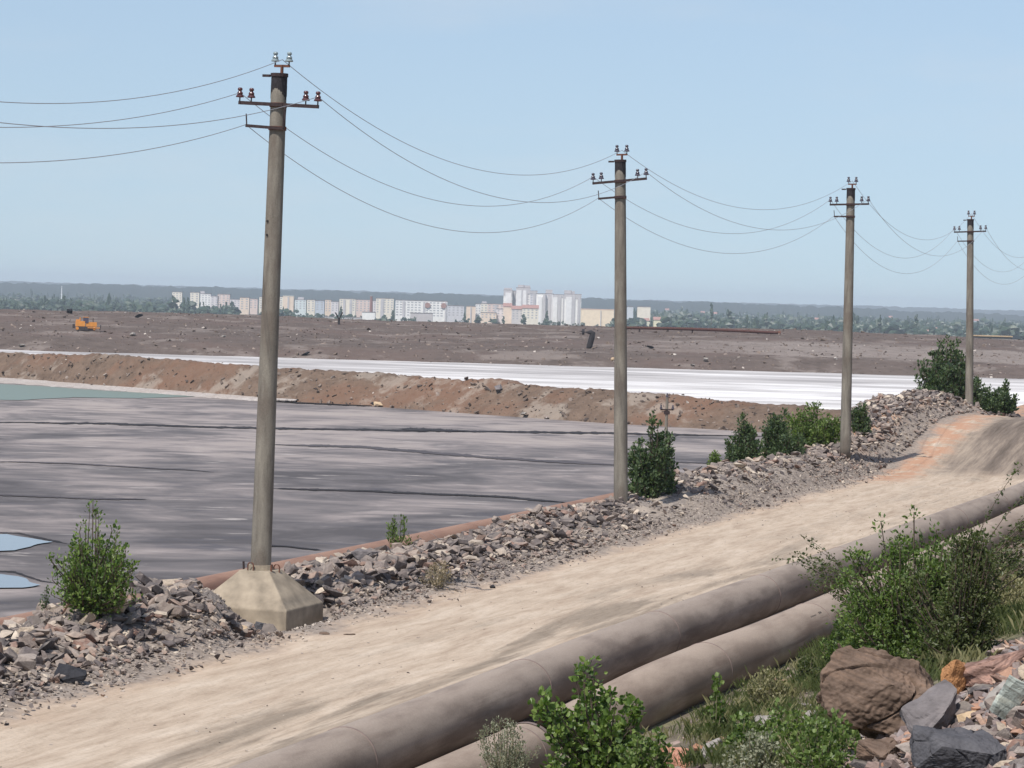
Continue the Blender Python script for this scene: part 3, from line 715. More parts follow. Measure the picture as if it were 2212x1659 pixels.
hero(1064, 1271, 0.14, 0.09, M['r_black'], 'small black stone alone on the tan road', 111, 0.8, (0, 0, 0), disp=0.03, cuts=2, name='stone')
hero(757, 1372, 0.30, 0.03, M['r_brown'], 'thin brown flake lying on the tan road', 112, 0.4, (0, 0, 0.3), disp=0.02, cuts=2, name='stone')

# scree on the near slope at lower right
it2 = []
def in_scree(px, py):
    top = pl(px, [(1730, 1662), (1840, 1612), (1960, 1525), (2030, 1505), (2110, 1470), (2150, 1400), (2260, 1380)])
    return py > top
tries = 0
while len(it2) < 5200 and tries < 60000:
    tries += 1
    px = RR.uniform(1720, 2300); py = RR.uniform(1380, 1740)
    if not in_scree(px, py): continue
    q = hit(px, py)
    size = RR.uniform(0.12, 0.30) if RR.random() < 0.035 else 0.025 + 0.16 * RR.random() ** 3.5
    it2.append((RR.randrange(16), tuple(q + Vector((0, 0, size * 0.15))), size, (RR.gauss(0, 0.5), RR.gauss(-0.3, 0.4), RR.uniform(0, 6.28))))
for _ in range(3200):
    s = RR.uniform(12, 125); p = -10.8 + 10.5 * RR.random()
    q = W(s, p, H(s, p)); size = 0.05 + 0.28 * RR.random() ** 3
    it2.append((RR.randrange(16), tuple(q + Vector((0, 0, size * 0.1))), size, (RR.gauss(0, 0.4), RR.gauss(0, 0.4), RR.uniform(0, 6.28))))
def show2(it):
    x, y = it[1][0], it[1][1]
    d = CAMROT.transposed() @ (Vector(it[1]) - Vector((0, 0, EYE))); u = -d.x / d.z * FOC; v = d.y / d.z * FOC
    return it[2] / y if (abs(u) < 1120 and abs(v) < 840) else 0
it2.sort(key=show2, reverse=True)
for k, pos, size, rot in it2[:75]:
    tn = RR.choice(TW); o = place_rock(k, pos, size, rot, M['tint_' + tn])
    d = CAMROT.transposed() @ (Vector(pos) - Vector((0, 0, EYE))); u = 1106 - d.x / d.z * FOC; v = 829.5 + d.y / d.z * FOC
    a = ('at the foot of the brown boulder' if u < 1960 and v > 1480 else 'around the dark blue-grey boulder' if v > 1560 and u > 1960 else
         'right of the brown boulder near the layered slab' if u > 1960 and v > 1380 else 'among weeds right of the pipes')
    big = 'large' if size > 0.22 else 'small'
    tag(o, f'{big} {tn} broken rock {a}', 'rock', f'{big} {tn} broken rocks {a}')
rock_mass('scree', it2[75:], M['scree'], 'loose reddish and grey stones covering the slope at lower right')

# gravel on the shoulder
gv = []
for _ in range(5200):
    s = RR.uniform(30, 118); p = -20.75 + 0.5 * RR.gauss(0, 1)
    if p > -19.7: continue
    size = RR.uniform(0.03, 0.09); gv.append((RR.randrange(16), tuple(W(s, p, H(s, p) + size * 0.1)), size, (RR.gauss(0, .4), RR.gauss(0, .4), RR.uniform(0, 6.28))))
for _ in range(700):
    s = RR.uniform(28, 100); p = -14.0 + 0.25 * RR.gauss(0, 1)
    size = RR.uniform(0.02, 0.06); gv.append((RR.randrange(16), tuple(W(s, p, H(s, p) + size * 0.1)), size, (0.2, 0.1, RR.uniform(0, 6.28))))
for _ in range(6500):
    s = RR.uniform(30, 118); p = RR.uniform(-24.2, -20.3); size = RR.uniform(0.03, 0.10)
    gv.append((RR.randrange(16), tuple(W(s, p, H(s, p) + size * 0.2)), size, (RR.gauss(0, .5), RR.gauss(0, .5), RR.uniform(0, 6.28))))
for _ in range(1500):
    s = RR.uniform(28, 110); p = RR.uniform(-19.6, -14.2)
    if mnoise.noise((s * 0.2, p * 0.8, 3)) < 0.0 and RR.random() < 0.7: continue
    size = 0.015 + 0.05 * RR.random() ** 3; gv.append((RR.randrange(16), tuple(W(s, p, H(s, p) + size * 0.1)), size, (RR.gauss(0, .3), RR.gauss(0, .3), RR.uniform(0, 6.28))))
rock_mass('gravel', gv, M['gravelm'], 'grey-brown gravel strewn along both edges of the dirt road')

# stones on the dividing bank and on the spoil dump
bs = []
NYB = 22
for _ in range(2600):
    i = RR.randrange(900); j = RR.choice((1, 1, 2, 3, 4, 5, 6, 7, 8, 9, 10, 11))
    v = Vector(BANKV[i * (NYB + 1) + j]); size = 0.2 + 0.7 * RR.random() ** 4
    v.x += RR.uniform(-0.6, 0.6)
    bs.append((RR.randrange(16), tuple(v), size, (RR.gauss(0, .5), RR.gauss(0, .5), RR.uniform(0, 6))))
for _ in range(7000):
    i = RR.randrange(NX - 1); j = int(NY * 0.82 * RR.random() ** 1.2)
    v = Vector(DUMPV[i * (NY + 1) + j]); size = 0.25 + 1.0 * RR.random() ** 5
    v.x += RR.uniform(-1.5, 1.5)
    bs.append((RR.randrange(16), tuple(v), size, (RR.gauss(0, .5), RR.gauss(0, .5), RR.uniform(0, 6))))
rock_mass('bank_stones', bs, M['bankstone'], 'scattered stones on the brown bank and the far spoil dump')
def bank_rock(px, py, size, mat, label, dist=None):
    b = plane_pt(px, lerp_pts(B_BOT, px), ZP); q = at(px, py, b.y + (dist if dist is not None else 3))
    tag(place_rock(RR.randrange(16), q, size, (0.3, 0.2, RR.uniform(0, 6)), mat), label, 'rock')
bank_rock(1052, 842, 1.5, M['r_pale'], 'white boulder on the brown bank left of the second pole', 6)
bank_rock(1075, 838, 1.6, M['r_mid'], 'grey boulder touching the white boulder on the brown bank', 6)
bank_rock(817, 873, 1.4, M['r_tan'], 'tan boulder at the foot of the brown bank beside the dark inlet', 0)
bank_rock(806, 872, 1.0, M['r_black'], 'dark boulder at the foot of the brown bank by the tan one', 0)
bank_rock(1132, 893, 1.0, M['r_pale'], 'pale boulder at the foot of the brown bank near the second pole', 0)
def dump_rock(px, py, size, mat, label, name='rock'):
    q = dump_at(px, py); q.z += size * 0.2
    tag(place_rock(RR.randrange(16), q, size, (0.2, 0.3, RR.uniform(0, 6)), mat, name), label, 'rock')
dump_rock(1327, 779, 1.9, M['r_tan'], 'cream boulder low on the far dump left of the second pole')
dump_rock(1526, 778, 1.7, M['r_pale'], 'pale boulder low on the far dump right of the second pole')
dump_rock(1496, 790, 1.3, M['r_pale'], 'white boulder at the edge of the white pond right of the second pole')
dump_rock(1404, 753, 1.8, M['r_black'], 'black lump on the lower bench of the far dump')
dump_rock(660, 766, 2.0, M['r_black'], 'black lump at the far edge of the white pond')
dump_rock(152, 677, 2.6, M['r_black'], 'dark bushy lump on the dump crest behind the bulldozer')
dump_rock(300, 687, 2.2, M['r_black'], 'dark lump on the dump right of the bulldozer')
dump_rock(46, 774 - 25, 1.6, M['r_pale'], 'white stone at the far shore by the left edge')
dump_rock(287, 727, 1.6, M['r_pale'], 'pale rock on the dump right of the bulldozer')
dump_rock(483, 729, 1.1, M['r_pale'], 'small white stone on the dump left of the first pole')

# ------------------------------------------------------------------ pipelines
def pipe_pts(ctrl, step=0.5):
    out = []; s = ctrl[0][0]
    while s < ctrl[-1][0]:
        out.append(W(s, pl(s, [(c[0], c[1]) for c in ctrl]), pl(s, [(c[0], c[2]) for c in ctrl]))); s += step
    # smooth the kinks
    for _ in range(6):
        out = [out[0]] + [(out[i - 1] + out[i] * 2 + out[i + 1]) / 4 for i in range(1, len(out) - 1)] + [out[-1]]
    return out
def pipeline(name, label, ctrl, r, mat, seams, sec=8.0, open_end=None):
    pts = pipe_pts(ctrl); root = empty(name, pts[0], label, 'pipeline')
    o0 = pts[0]; per = int(sec / 0.5); i = 0
    while i < len(pts) - 1:
        seg = pts[i:i + per + 1]
        if len(seg) > 1:
            b = MB().tube([q - o0 for q in seg], r, 36, cap=False); b.build('pipe_section', mat, root, smooth=True)
            # a bead of weld where two sections meet
            if i > 0:
                a = seg[0] - o0; t = (seg[1] - seg[0]).normalized()
                MB().tube([a - t * 0.02, a - t * 0.012, a + t * 0.012, a + t * 0.02], [r * 0.99, r + 0.010, r + 0.010, r * 0.99], 36, cap=False).build('weld_seam', M['weld'], root, smooth=True)
        i += per
    return root, pts
RP = 0.45
pipe_mat = M['pipe1']
# the tubes' own object space starts at the pipe's first point, so the drawn-out dust pattern runs along them
r1, P1 = pipeline('pipeline', 'long grey-brown dusty pipeline lying against the right road edge', [(-20, -13.45, 0.38), (20, -13.35, 0.38), (34, -13.3, 0.38), (48, -13.3, 0.40), (66, -12.95, 0.44), (95, -12.6, 0.40), (112, -12.5, 0.45), (135, -12.4, 1.9), (160, -12.3, 1.5)], RP, M['pipe1'], None)
r2, P2 = pipeline('pipeline', 'outer pinkish-grey pipeline running behind the large shrub beside the embankment', [(41.9, -12.05, -0.10), (43.5, -12.0, -0.03), (46.5, -11.88, 0.09), (50, -11.80, 0.10), (53.5, -11.70, 0.06), (60, -11.55, 0.08), (84, -11.52, 0.10), (112, -11.4, 0.2), (135, -11.4, 1.8), (160, -11.4, 1.4)], RP + 0.045, M['pipe2'], None)
r3, P3 = pipeline('pipeline', 'short brown pipe piece with an open end behind the leafy shrub at bottom centre', [(8, -12.4, -0.10), (25, -12.28, -0.08), (41.0, -12.16, -0.06)], RP, M['pipe2'], None)
e = P3[-1] - P3[0]; t = (P3[-1] - P3[-2]).normalized()
MB().tube([e - t * 0.12, e], [RP + 0.012, RP + 0.012], 36, cap=False).build('end_collar', M['weld'], r3, smooth=True)
MB().tube([e - t * 0.6, e - t * 0.01], [RP - 0.02, RP - 0.02], 36, cap=True).build('pipe_mouth', M['inside'], r3)
r4, P4 = pipeline('pipeline', 'rust-red pipeline lying beyond the rock berm along the pond slope', [(10, -25.35, -0.22), (50, -25.35, -0.2), (80, -25.2, -0.2), (112, -25.0, -0.15), (128, -25.0, 0.95), (140, -25.0, 1.2), (165, -25.0, 0.7)], 0.42, M['pipe3'], None)
# faded stencil marks on the outer pipe
def on_pipe(pts, c, ang, s_i):
    i = int(s_i); f = s_i - i; a = pts[i].lerp(pts[i + 1], f); t = (pts[i + 1] - pts[i]).normalized()
    x = t.cross(Vector((0, 0, 1))).normalized(); y = x.cross(t)
    return a + (x * math.cos(ang) + y * math.sin(ang)) * (RP + 0.049)
b = MB(); o0 = P2[0]; i0 = (56.6 - 41.9) / 0.5
for k in range(9):
    u = i0 + k * 0.16 + (0.5 if k > 5 else 0); hgt = 0.05 if k < 6 else 0.10
    for (du, a0, a1) in ((0, 0, 1), (0.08, 0.2, 0.8)) if k % 2 else ((0, 0, 0.9), (0.05, 0, 1)):
        q = [on_pipe(P2, 0, 0.80 + (a0 if j in (0, 1) else a1) * hgt, u + du + (0.035 if j in (1, 2) else 0)) - o0 for j in range(4)]
        b.add(q, [(0, 1, 2, 3)])
b.build('stencil_mark', M['paint'], r2)

# ------------------------------------------------------------------ power line
def lathe(prof, n=14):
    V = []; F = []
    for r, z in prof:
        for k in range(n): V.append((r * math.cos(2 * math.pi * k / n), r * math.sin(2 * math.pi * k / n), z))
    for i in range(len(prof) - 1):
        for k in range(n): F.append((i * n + k, i * n + (k + 1) % n, (i + 1) * n + (k + 1) % n, (i + 1) * n + k))
    F.append(tuple(reversed(range(n)))); F.append(tuple((len(prof) - 1) * n + k for k in range(n)))
    return V, F
INS = lathe([(0.035, 0.0), (0.082, 0.005), (0.078, 0.03), (0.05, 0.07), (0.062, 0.075), (0.056, 0.10), (0.034, 0.125), (0.034, 0.14), (0.05, 0.15), (0.048, 0.185), (0.03, 0.2)])
INS_ME = {}
for key in ('ins_glass', 'ins_brown', 'ins_dark'):
    me = bpy.data.meshes.new('insulator'); me.from_pydata(INS[0], [], INS[1]); me.materials.append(M[key]); me.polygons.foreach_set('use_smooth', [True] * len(me.polygons)); me.update(); INS_ME[key] = me
def power_pole(base, lean, label, arms, tilt, top_ins, arm_ins, brace=False, hgt=10.0, group=None, cap_tab=True, face=0.0):
    """lean: sideways offset of the top in metres; arms: (left, right) reach of the crossarm"""
    root = empty('power_pole', base, label, 'utility pole', group)
    sh = lean / hgt; shy = 0.0
    root.rotation_euler = (0, math.atan(sh), -math.atan2(US.x, US.y) + face)
    rb, rt = 0.213, 0.158
    n = 24
    MB().tube([(0, 0, -0.5 + (hgt + 0.5) * k / n) for k in range(n + 1)], [rb + (rt - rb) * k / n for k in range(n + 1)], 24).build('shaft', M['concrete'], root, smooth=False)
    for pgn in root.children[0].data.polygons: pgn.use_smooth = len(pgn.vertices) == 4
    b = MB().tube([(0, 0, hgt - 0.22), (0, 0, hgt - 0.02)], [rt + 0.006, rt + 0.006], 24); b.build('tar_band', M['tar'], root, smooth=False)
    # the tar has run lower at the sides: a skirt of tongues
    b = MB()
    for k in range(24):
        a = 2 * math.pi * (k + 0.5) / 24; ln = 0.05 + 0.20 * max(0, math.cos(a) ** 2) * (0.8 + 0.4 * rnd.random())
        r_ = rt + 0.008; a0, a1 = a - math.pi / 24, a + math.pi / 24; ln2 = ln
        b.add([(r_ * math.cos(a0), r_ * math.sin(a0), hgt - 0.21), (r_ * math.cos(a1), r_ * math.sin(a1), hgt - 0.21), (r_ * math.cos(a1), r_ * math.sin(a1), hgt - 0.21 - ln), (r_ * math.cos(a0), r_ * math.sin(a0), hgt - 0.21 - ln2)], [(0, 1, 2, 3)])
    b.build('tar_run', M['tar'], root)
    b = MB().tube([(0, 0, hgt - 0.03), (0, 0, hgt + 0.04)], rt + 0.022, 24)
    if cap_tab: b.box((-0.28, 0, hgt - 0.01), (0.16, 0.06, 0.05))
    b.build('top_cap', M['steel'], root)
    MB().tube([(0.05, 0, hgt + 0.03), (0.05, 0, hgt + 0.19)], 0.035, 8).box((0.05, 0, hgt + 0.19), (0.33, 0.05, 0.05)).build('top_bracket', M['steel_r'], root)
    def ins(x, z, key):
        pin = MB().tube([(x, 0, z), (x, 0, z + 0.09)], 0.014, 6).build('insulator_pin', M['steel'], root)
        o = bpy.data.objects.new('insulator', INS_ME[key]); COL.objects.link(o); o.parent = root; o.location = (x, 0, z + 0.075)
        return (x, z + 0.2)
    ins(-0.10, hgt + 0.2, top_ins); ins(0.20, hgt + 0.2, top_ins)
    za = hgt - 0.60; L, Rr = arms; tt = math.tan(R(tilt))
    def az(x): return za + x * tt
    M_ = Matrix.Rotation(-R(tilt), 3, 'Y')
    yf = -0.20
    MB().box(((Rr - L) / 2, yf, az((Rr - L) / 2)), (L + Rr, 0.06, 0.07), M=M_).build('crossarm', M['steel'], root)
    MB().tube([(0, 0, za - 0.045), (0, 0, za + 0.045)], rt + 0.02, 20).build('arm_clamp', M['steel_r'], root)
    for x in (-L + 0.02, -L + 0.27, Rr - 0.28, Rr - 0.02):
        z = az(x) + 0.03
        MB().tube([(x, yf, z), (x, yf, z + 0.09)], 0.014, 6).build('insulator_pin', M['steel'], root)
        o = bpy.data.objects.new('insulator', INS_ME[arm_ins]); COL.objects.link(o); o.parent = root; o.location = (x, yf, z + 0.075)
    zb = hgt - 1.07; lb = L * 0.78
    tb = math.tan(R(tilt * 1.2 - 1))
    MB().box(((0.22 - lb) / 2, yf, zb + (0.22 - lb) / 2 * tb), (lb + 0.22, 0.05, 0.06), M=Matrix.Rotation(-math.atan(tb), 3, 'Y')).tube([(-lb + 0.02, yf, zb - lb * tb), (-lb + 0.0, yf, zb - lb * tb + 0.24)], 0.014, 6).build('lower_bracket', M['steel'], root)
    MB().tube([(0, 0, zb - 0.04), (0, 0, zb + 0.04)], rt + 0.025, 20).build('bracket_clamp', M['steel_r'], root)
    if brace: MB().tube([(0.22, yf - 0.02, zb), (0.245, yf - 0.02, za)], 0.026, 6).build('brace', M['steel'], root)
    bpy.context.view_layer.update()
    mw = root.matrix_basis
    att = dict(T=(mw @ Vector((0.05, 0, hgt + 0.32)), ), L=(mw @ Vector((-L + 0.02, yf, az(-L) + 0.2)),), R=(mw @ Vector((Rr - 0.02, yf, az(Rr) + 0.2)),), B=(mw @ Vector((-lb, yf, zb - lb * tb + 0.02)),))
    return root, {k: v[0] for k, v in att.items()}
def ppos(px, py, dist, z):
    a = at(px, py, dist); return Vector((a.x, dist, z))
poles = []
specs = [
    (W(26.8, -22.4, 0.7), 0.0, 'concrete power pole out of frame to the left of the nearest one', (0.8, 0.85), 0.0, 'ins_glass', 'ins_brown', False),
    (Vector((BLK[0], BLK[1], 0.86)), 0.13, 'tall concrete power pole standing on the concrete footing, nearest and largest', (0.78, 0.95), -1.6, 'ins_glass', 'ins_brown', True),
    (ppos(1341, 1078, 87.2, 0.64), -0.32, 'second concrete power pole, standing just left of the columnar dark shrub', (0.80, 0.86), 4.0, 'ins_dark', 'ins_dark', False),
    (ppos(1826, 965, 114.6, 1.10), -0.10, 'third concrete power pole, rising among the group of bushes', (0.78, 0.75), 1.4, 'ins_dark', 'ins_dark', False),
    (ppos(2094, 885, 149, 1.10), -0.26, 'fourth concrete power pole, farthest, beside the tallest tree at the right', (0.80, 0.82), 1.4, 'ins_dark', 'ins_dark', False),
    (W(184, -22.4, 1.0), 0.0, 'concrete power pole out of frame beyond the farthest one', (0.8, 0.8), 0.0, 'ins_dark', 'ins_dark', False)]
for sp_ in specs:
    poles.append(power_pole(*sp_[:7], brace=sp_[7], group='concrete power poles along the road'))
# bolt holes in the near shaft
for z in (7.05, 6.77):
    MB().tube([(-0.07, -0.186, z), (-0.07, -0.13, z)], 0.024, 8).build('bolt_hole', M['tar'], poles[1][0])
def wire(a, b, sag, label, grp):
    pts = []; n = 48
    for i in range(n + 1):
        t = i / n; q = a.lerp(b, t); q.z -= 4 * sag * t * (1 - t); pts.append(q)
    o = MB().tube([q - a for q in pts], 0.0075, 5, cap=False).build('power_wire', M['wire'], smooth=True, loc=a)
    tag(o, label, 'wire', grp)
names = {'T': 'topmost', 'L': 'left crossarm', 'R': 'right crossarm', 'B': 'lowest left'}
spans = ['coming in from the left edge to the first pole', 'between the first and second poles', 'between the second and third poles', 'between the third and fourth poles', 'leaving the fourth pole to the right edge']
for i in range(5):
    for k, sg in (('T', 1.42), ('L', 1.5), ('R', 1.45), ('B', 1.55)):
        sag = {'T': 1.7, 'L': 1.4, 'R': 1.35, 'B': 1.35}[k] if i == 0 else sg * (1.0 if i < 3 else 1.25)
        wire(poles[i][1][k], poles[i + 1][1][k], sag, f'thin grey {names[k]} wire {spans[i]}', 'power wires strung between the poles')

# pyramid concrete footing
ft = empty('concrete_footing', (BLK[0], BLK[1], -0.22), 'pyramid-topped concrete footing block under the nearest power pole', 'footing', rot=(0, 0, R(-18)))
a_, c_, h1, h2 = 1.0, 0.36, 0.36, 1.06
V = []
for q, z in ((a_, -0.3), (a_, h1), (c_, h2 - 0.04), (c_ * 0.93, h2)):
    V += [(-q, -q, z), (q, -q, z), (q, q, z), (-q, q, z)]
F = [(4 * i + k, 4 * i + (k + 1) % 4, 4 * i + 4 + (k + 1) % 4, 4 * i + 4 + k) for i in range(3) for k in range(4)] + [(12, 13, 14, 15)]
blk = mesh('block', V, F, M['block'], ft)
bv = blk.modifiers.new('edge', 'BEVEL'); bv.width = 0.025; bv.segments = 2
MB().tube([(0, 0, h2 - 0.02), (0, 0, h2 + 0.10)], [0.27, 0.25], 20).build('collar', M['block'], ft)
def loop(x, y, h, tall):
    n = 8; pts = [(x - 0.06 if i < 1 else x + 0.06 if i > n - 1 else x - 0.06 * math.cos(math.pi * i / n), y, (0 if i in (0, n) else h + 0.06 * math.sin(math.pi * i / n))) for i in range(n + 1)]
    pts = [(x - 0.06, y, h2 - 0.05)] + [(x - 0.06 * math.cos(math.pi * i / n), y, h2 + tall + 0.06 * math.sin(math.pi * i / n)) for i in range(n + 1)] + [(x + 0.06, y, h2 - 0.05)]
    MB().tube(pts, 0.014, 6).build('lifting_loop', M['steel_r'], ft)
loop(-0.09, -0.31, 0, 0.10); loop(0.31, 0.1, 0, 0.05)
MB().tube([(-0.33, -0.05, h2 - 0.3), (-0.36, -0.05, h2 + 0.15)], 0.022, 6).build('anchor_rod', M['steel'], ft)
MB().tube([(0.31, -0.22, h2 - 0.3), (0.33, -0.22, h2 + 0.13)], 0.022, 6).build('anchor_rod', M['steel_r'], ft)

# small far pole down by the pond
q = at(1440, 900, 200); base = Vector((q.x, 200, ZP))
top = at(1438, 845, 200).z
sp0 = empty('power_pole', base, 'thin distant pole with short crossarm down by the pond, behind the columnar shrub', 'utility pole')
hh = top - ZP
MB().tube([(0, 0, -0.4), (0, 0, hh - 0.4)], [0.14, 0.095], 10).build('shaft', M['concrete'], sp0)
MB().box((0, -0.1, hh - 1.25), (0.9, 0.07, 0.09)).box((0, -0.1, hh - 1.45), (0.4, 0.07, 0.25)).build('crossarm', M['steel'], sp0)
for x in (-0.4, 0.4, 0.0):
    o = bpy.data.objects.new('insulator', INS_ME['ins_dark']); COL.objects.link(o); o.parent = sp0; o.location = (x, -0.1 if x else 0, hh - 1.2 if x else hh - 0.4); o.scale = (1.3,) * 3

# ------------------------------------------------------------------ things on the dump
dz = dump_at(185, 714)
bd = empty('bulldozer', dz + Vector((0, 0, 0.1)), 'orange bulldozer standing on the dump at the left', 'bulldozer', rot=(0, 0, R(8)))
OR = simple('orange_paint', (0.62, 0.25, 0.05), 0.5, 0, 0.15, 1.5); DK = simple('dark_steel', (0.05, 0.04, 0.04), 0.7); GLZ = simple('cab_glass', (0.06, 0.05, 0.08), 0.2, spec=0.6)
MB().box((1.15, 0, 1.35), (2.3, 1.3, 0.95)).box((2.2, 0, 1.25), (0.25, 1.2, 0.8)).build('engine_hood', OR, bd)
MB().box((-1.15, 0, 1.45), (2.0, 1.8, 1.1)).box((-1.6, 0, 2.15), (0.9, 1.6, 0.35)).build('rear_body', OR, bd)
MB().box((0.0, 0, 2.2), (1.1, 1.5, 1.15)).build('cab', GLZ, bd)
MB().box((0.0, 0, 2.83), (1.3, 1.7, 0.10)).build('cab_roof', OR, bd)
MB().tube([(1.5, 0.2, 1.8), (1.5, 0.2, 2.5)], 0.09, 8).build('exhaust', DK, bd)
MB().tube([(-1.2, -.6, 2.0), (-1.2, -.6, 2.75)], 0.12, 8).build('air_filter', OR, bd)
for y in (-0.95, 0.95):
    b = MB()
    prof = [(-2.1, 0.35), (-1.9, 0.05), (1.9, 0.05), (2.2, 0.4), (2.0, 0.85), (-1.8, 0.9)]
    V = [(x, y - 0.25, z) for x, z in prof] + [(x, y + 0.25, z) for x, z in prof]; n = 6
    b.add(V, [tuple(range(n)), tuple(reversed(range(n, 2 * n)))] + [(k, n + k, n + (k + 1) % n, (k + 1) % n) for k in range(n)]); tr = b.build('track', DK, bd)
    for x in (-1.75, 1.8): MB().tube([(x, y - 0.3, 0.48), (x, y + 0.3, 0.48)], 0.33, 12).build('sprocket', OR, tr)
MB().box((3.05, 0, 0.75), (0.18, 3.2, 1.1), M=Matrix.Rotation(0.15, 3, 'Y')).build('blade', DK, bd)
for y in (-1.3, 1.3): MB().tube([(0.4, y, 0.6), (2.95, y, 0.6)], 0.11, 6).build('push_arm', OR, bd)
MB().box((-2.5, 0, 0.9), (0.5, 0.3, 0.9)).build('ripper', DK, bd)

q = dump_at(1272, 752)
oe = empty('outlet_pipe', q, 'black bent outlet pipe shaped like a seven on the far dump', 'pipe')
MB().tube([(0, 0, -0.5), (0.15, 0, 0.6), (0.55, 0, 2.3), (0.7, 0, 3.2), (0.3, 0, 3.35), (-1.0, 0, 3.35)], [0.62, 0.62, 0.62, 0.6, 0.5, 0.42], 14).build('spout', M['tar'], oe, smooth=True)
MB().tube([(-1.5, 0, 3.4), (-1.0, 0, 3.4)], 0.62, 14).build('flange', M['tar'], oe)
a = dump_at(1340, 708); b_ = dump_at(1685, 719); a = at(1340, 708, 690); b_ = at(1686, 719.5, 690)
lp = empty('long_pipe', a, 'long thin rusty pipe along the crest of the far dump right of the second pole', 'pipe')
d = b_ - a; n = 30
MB().tube([d * (i / n) + Vector((0, 0, -0.9 * 4 * (i / n) * (1 - i / n) * -0.25)) for i in range(n + 1)], 0.36, 10).build('pipe_section', simple('rust_brown', (0.085, 0.035, 0.028), 0.8), lp, smooth=True)
MB().tube([d * 0.985, d * 1.0], 0.52, 10).build('flange', M['steel_r'], lp)
for f in (0.86, 0.45, 0.12): MB().box(tuple(d * f + Vector((0, 0, -1.2))), (0.35, 0.3, 2.4)).build('support_post', M['steel'], lp)
q = dump_at(2142, 737); q = at(2142, 733, 790)
sh = empty('long_shed', q, 'low white shed just above the far dump at the right edge', 'shed')
MB().box((0, 0, -0.3), (10, 4, 2.2)).build('wall', M['r_pale'], sh); MB().box((0, 0, 0.9), (10.6, 4.6, 0.3)).build('roof', M['r_tan'], sh)

# ------------------------------------------------------------------ vegetation
def leaf_quads(pts, dirs, L, r, round_leaf=False):
    V = []; F = []
    for q, d in zip(pts, dirs):
        l = L * r.uniform(0.6, 1.25); d = d.normalized()
        sd_ = d.cross(Vector((r.gauss(0, 1), r.gauss(0, 1), r.gauss(0, 1)))).normalized(); nn = sd_.cross(d)
        w_ = l * (0.42 if round_leaf else 0.30); n = len(V); f = nn * l * 0.12
        if round_leaf:
            V += [q, q + d * l * .3 + sd_ * w_ + f, q + d * l * .7 + sd_ * w_ * .8 + f, q + d * l, q + d * l * .7 - sd_ * w_ * .8 + f, q + d * l * .3 - sd_ * w_ + f]
            F += [(n, n + 1, n + 2, n + 3), (n, n + 3, n + 4, n + 5)]
        else:
            V += [q, q + d * l * .5 + sd_ * w_ + f, q + d * l, q + d * l * .5 - sd_ * w_ + f]
            F += [(n, n + 1, n + 2), (n, n + 2, n + 3)]
    return V, F
ENV = {'cone': lambda h: 0.25 + 0.75 * math.sin(math.pi * min(1, (1 - h) * 0.62 + 0.02)) if h < .97 else 0.12,
       'column': lambda h: pl(h, [(0, 0.8), (0.2, 1.0), (0.5, 0.8), (0.8, 0.55), (1, 0.15)]),
       'round': lambda h: math.sqrt(max(0.02, 1 - (2 * h - 0.95) ** 2)),
       'spread': lambda h: pl(h, [(0, 0.45), (0.3, 0.9), (0.65, 1.0), (0.9, 0.7), (1, 0.4)]),
       'low': lambda h: pl(h, [(0, 1.0), (0.5, 0.9), (1, 0.35)])}
